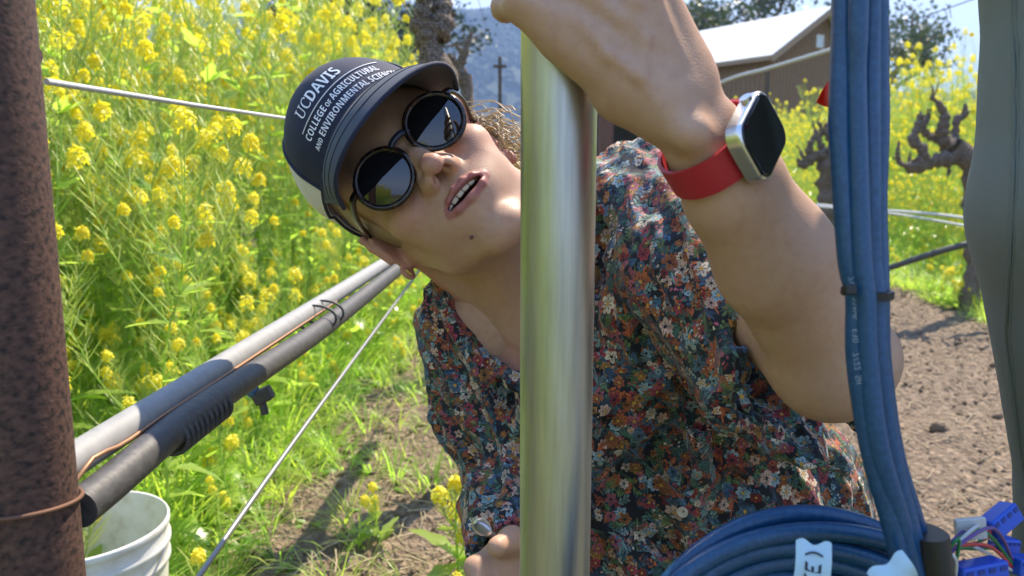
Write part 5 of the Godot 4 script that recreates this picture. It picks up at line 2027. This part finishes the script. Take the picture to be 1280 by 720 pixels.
func tree(label: String, root: Vector3, tall: float, wide: float, leaf: Color, seed_: int, leaves: int, open_ := 1.0) -> void:
	var o := thing("tree", label, "tree", root)
	rng.seed = seed_
	var wood := Shape.new()
	var tips := []
	var stack := [[Vector3.ZERO, Vector3(rng.randfn() * .12, 1, rng.randfn() * .12).normalized(), tall * .34, tall * .035, 0]]
	while stack.size():
		var e: Array = stack.pop_back()
		var p: Vector3 = e[0]
		var d: Vector3 = e[1]
		var pts := [p]
		var dd := d
		for i in 4:
			dd = (dd + Vector3(rng.randfn(), rng.randfn() * .6 + .12, rng.randfn()) * .22).normalized()
			pts.append(pts[-1] + dd * e[2] / 4.0)
		var rr := []
		for i in 9: rr.append(lerpf(e[3], e[3] * .6, i / 8.0))
		wood.tube(sample(pts, 8), rr, 7 if e[4] < 2 else 5, false)
		if e[4] >= 2: tips.append_array(pts.slice(1))
		if e[4] < 4:
			for k in (4 if e[4] == 0 else 3):
				var a := TAU * (k + rng.randf() * .7) / (4 if e[4] == 0 else 3)
				var sp := wide / tall * 2.1
				var nd := (dd * .7 + Vector3(cos(a) * sp, rng.randf_range(-.15, .5), sin(a) * sp) * .75).normalized()
				stack.append([pts[-1] if k > 0 else pts[3], nd, e[2] * rng.randf_range(.58, .82), e[3] * .58, e[4] + 1])
	part("trunk", wood, bark(), o)
	var cr := Shape.new()
	for i in leaves:
		var c: Vector3 = tips[rng.randi() % tips.size()] + Vector3(rng.randfn(), rng.randfn() * .8, rng.randfn()) * tall * .042 * open_
		var n := Vector3(rng.randfn(), rng.randfn() + .5, rng.randfn()).normalized()
		var u := n.cross(Vector3(rng.randfn(), rng.randfn(), rng.randfn())).normalized()
		var w := n.cross(u)
		var sz := tall * rng.randf_range(.007, .015)
		cr.flat_quad(c - u * sz, c + w * sz * .6, c + u * sz, c - w * sz * .6, n)
	part("crown", cr, leafy("leaf_%d" % seed_, leaf, leaf * 3.0, .5), o)

func build_trees() -> void:
	var g := func(px: float, d: float):
		var p := at(px, 205, d); p.y = -.2
		return p
	tree("open dark oak tree beyond the barn right of the blue cables", g.call(1112, 40.0), 11.5, 5.2, Color(.060, .082, .034), 61, 6000, .85)
	tree("leafy tree top showing over the barn roof", g.call(1000, 62.0), 21.0, 10.0, Color(.055, .075, .025), 62, 9000)
	tree("dark tree at the upper left behind the vine trunk", g.call(478, 38.0), 11.0, 2.4, Color(.028, .048, .018), 63, 9000)
	tree("distant low tree on the hill foot behind the crossed stake", g.call(650, 160.0), 9.0, 7.0, Color(.045, .070, .03), 64, 5000)
	tree("far pale tree between the stake and the pipe", g.call(628, 120.0), 6.0, 5.0, Color(.06, .085, .035), 65, 5000)

func setup() -> void:
	var c := Camera3D.new()
	c.name = "camera"
	add_child(c)
	var at_ := CameraAttributesPhysical.new()
	at_.frustum_focal_length = 33.0
	at_.frustum_focus_distance = 0.68
	at_.exposure_aperture = 11.0
	at_.frustum_far = 6000.0
	at_.frustum_near = 0.02
	c.attributes = at_
	c.transform = cam
	c.near = 0.02
	c.far = 6000.0
	c.current = true
	var we := WorldEnvironment.new()
	we.name = "environment"
	var e := Environment.new()
	e.background_mode = Environment.BG_SKY
	var sm := ProceduralSkyMaterial.new()
	sm.sky_top_color = Color(.44, .58, .82)
	sm.sky_horizon_color = Color(.84, .89, .96)
	sm.sky_energy_multiplier = 1.06
	sm.sky_curve = .30
	sm.ground_bottom_color = Color(.30, .30, .22)
	sm.ground_horizon_color = Color(.62, .70, .74)
	sm.sun_angle_max = 20.0
	e.sky = Sky.new()
	e.sky.sky_material = sm
	e.tonemap_mode = Environment.TONE_MAPPER_LINEAR
	e.tonemap_exposure = 2.1
	e.sdfgi_enabled = true
	e.ssao_enabled = true
	e.ssil_enabled = true
	e.fog_enabled = true
	e.fog_density = .00045
	e.fog_light_color = Color(.66, .79, .97)
	we.environment = e
	add_child(we)
	var sun := DirectionalLight3D.new()
	sun.name = "sun"
	var az := deg_to_rad(32.0)
	var el := deg_to_rad(54.0)
	var s := Vector3(sin(az) * cos(el), sin(el), -cos(az) * cos(el))
	sun.look_at_from_position(Vector3.ZERO, -s, Vector3.UP)
	sun.light_energy = 1.6
	sun.light_color = Color(1.0, .94, .85)
	sun.light_angular_distance = .5
	sun.shadow_enabled = true
	add_child(sun)


func tick(what: String) -> void:
	print(what, " ", Time.get_ticks_msec())

func _ready() -> void:
	setup()
	build_land(); build_hills(); tick("land")
	build_barn(); build_trees(); tick("barn, trees")
	build_mustard(); build_grass(); tick("plants")
	build_vines(); build_trellis(); build_bucket(); build_pipe(); build_cables(); tick("vineyard")
	build_trousers(); build_tool(); tick("trousers")
	build_woman(); tick("woman")
	build_shirt(); tick("shirt")
	build_cap(); build_glasses(); build_watch(); tick("worn")
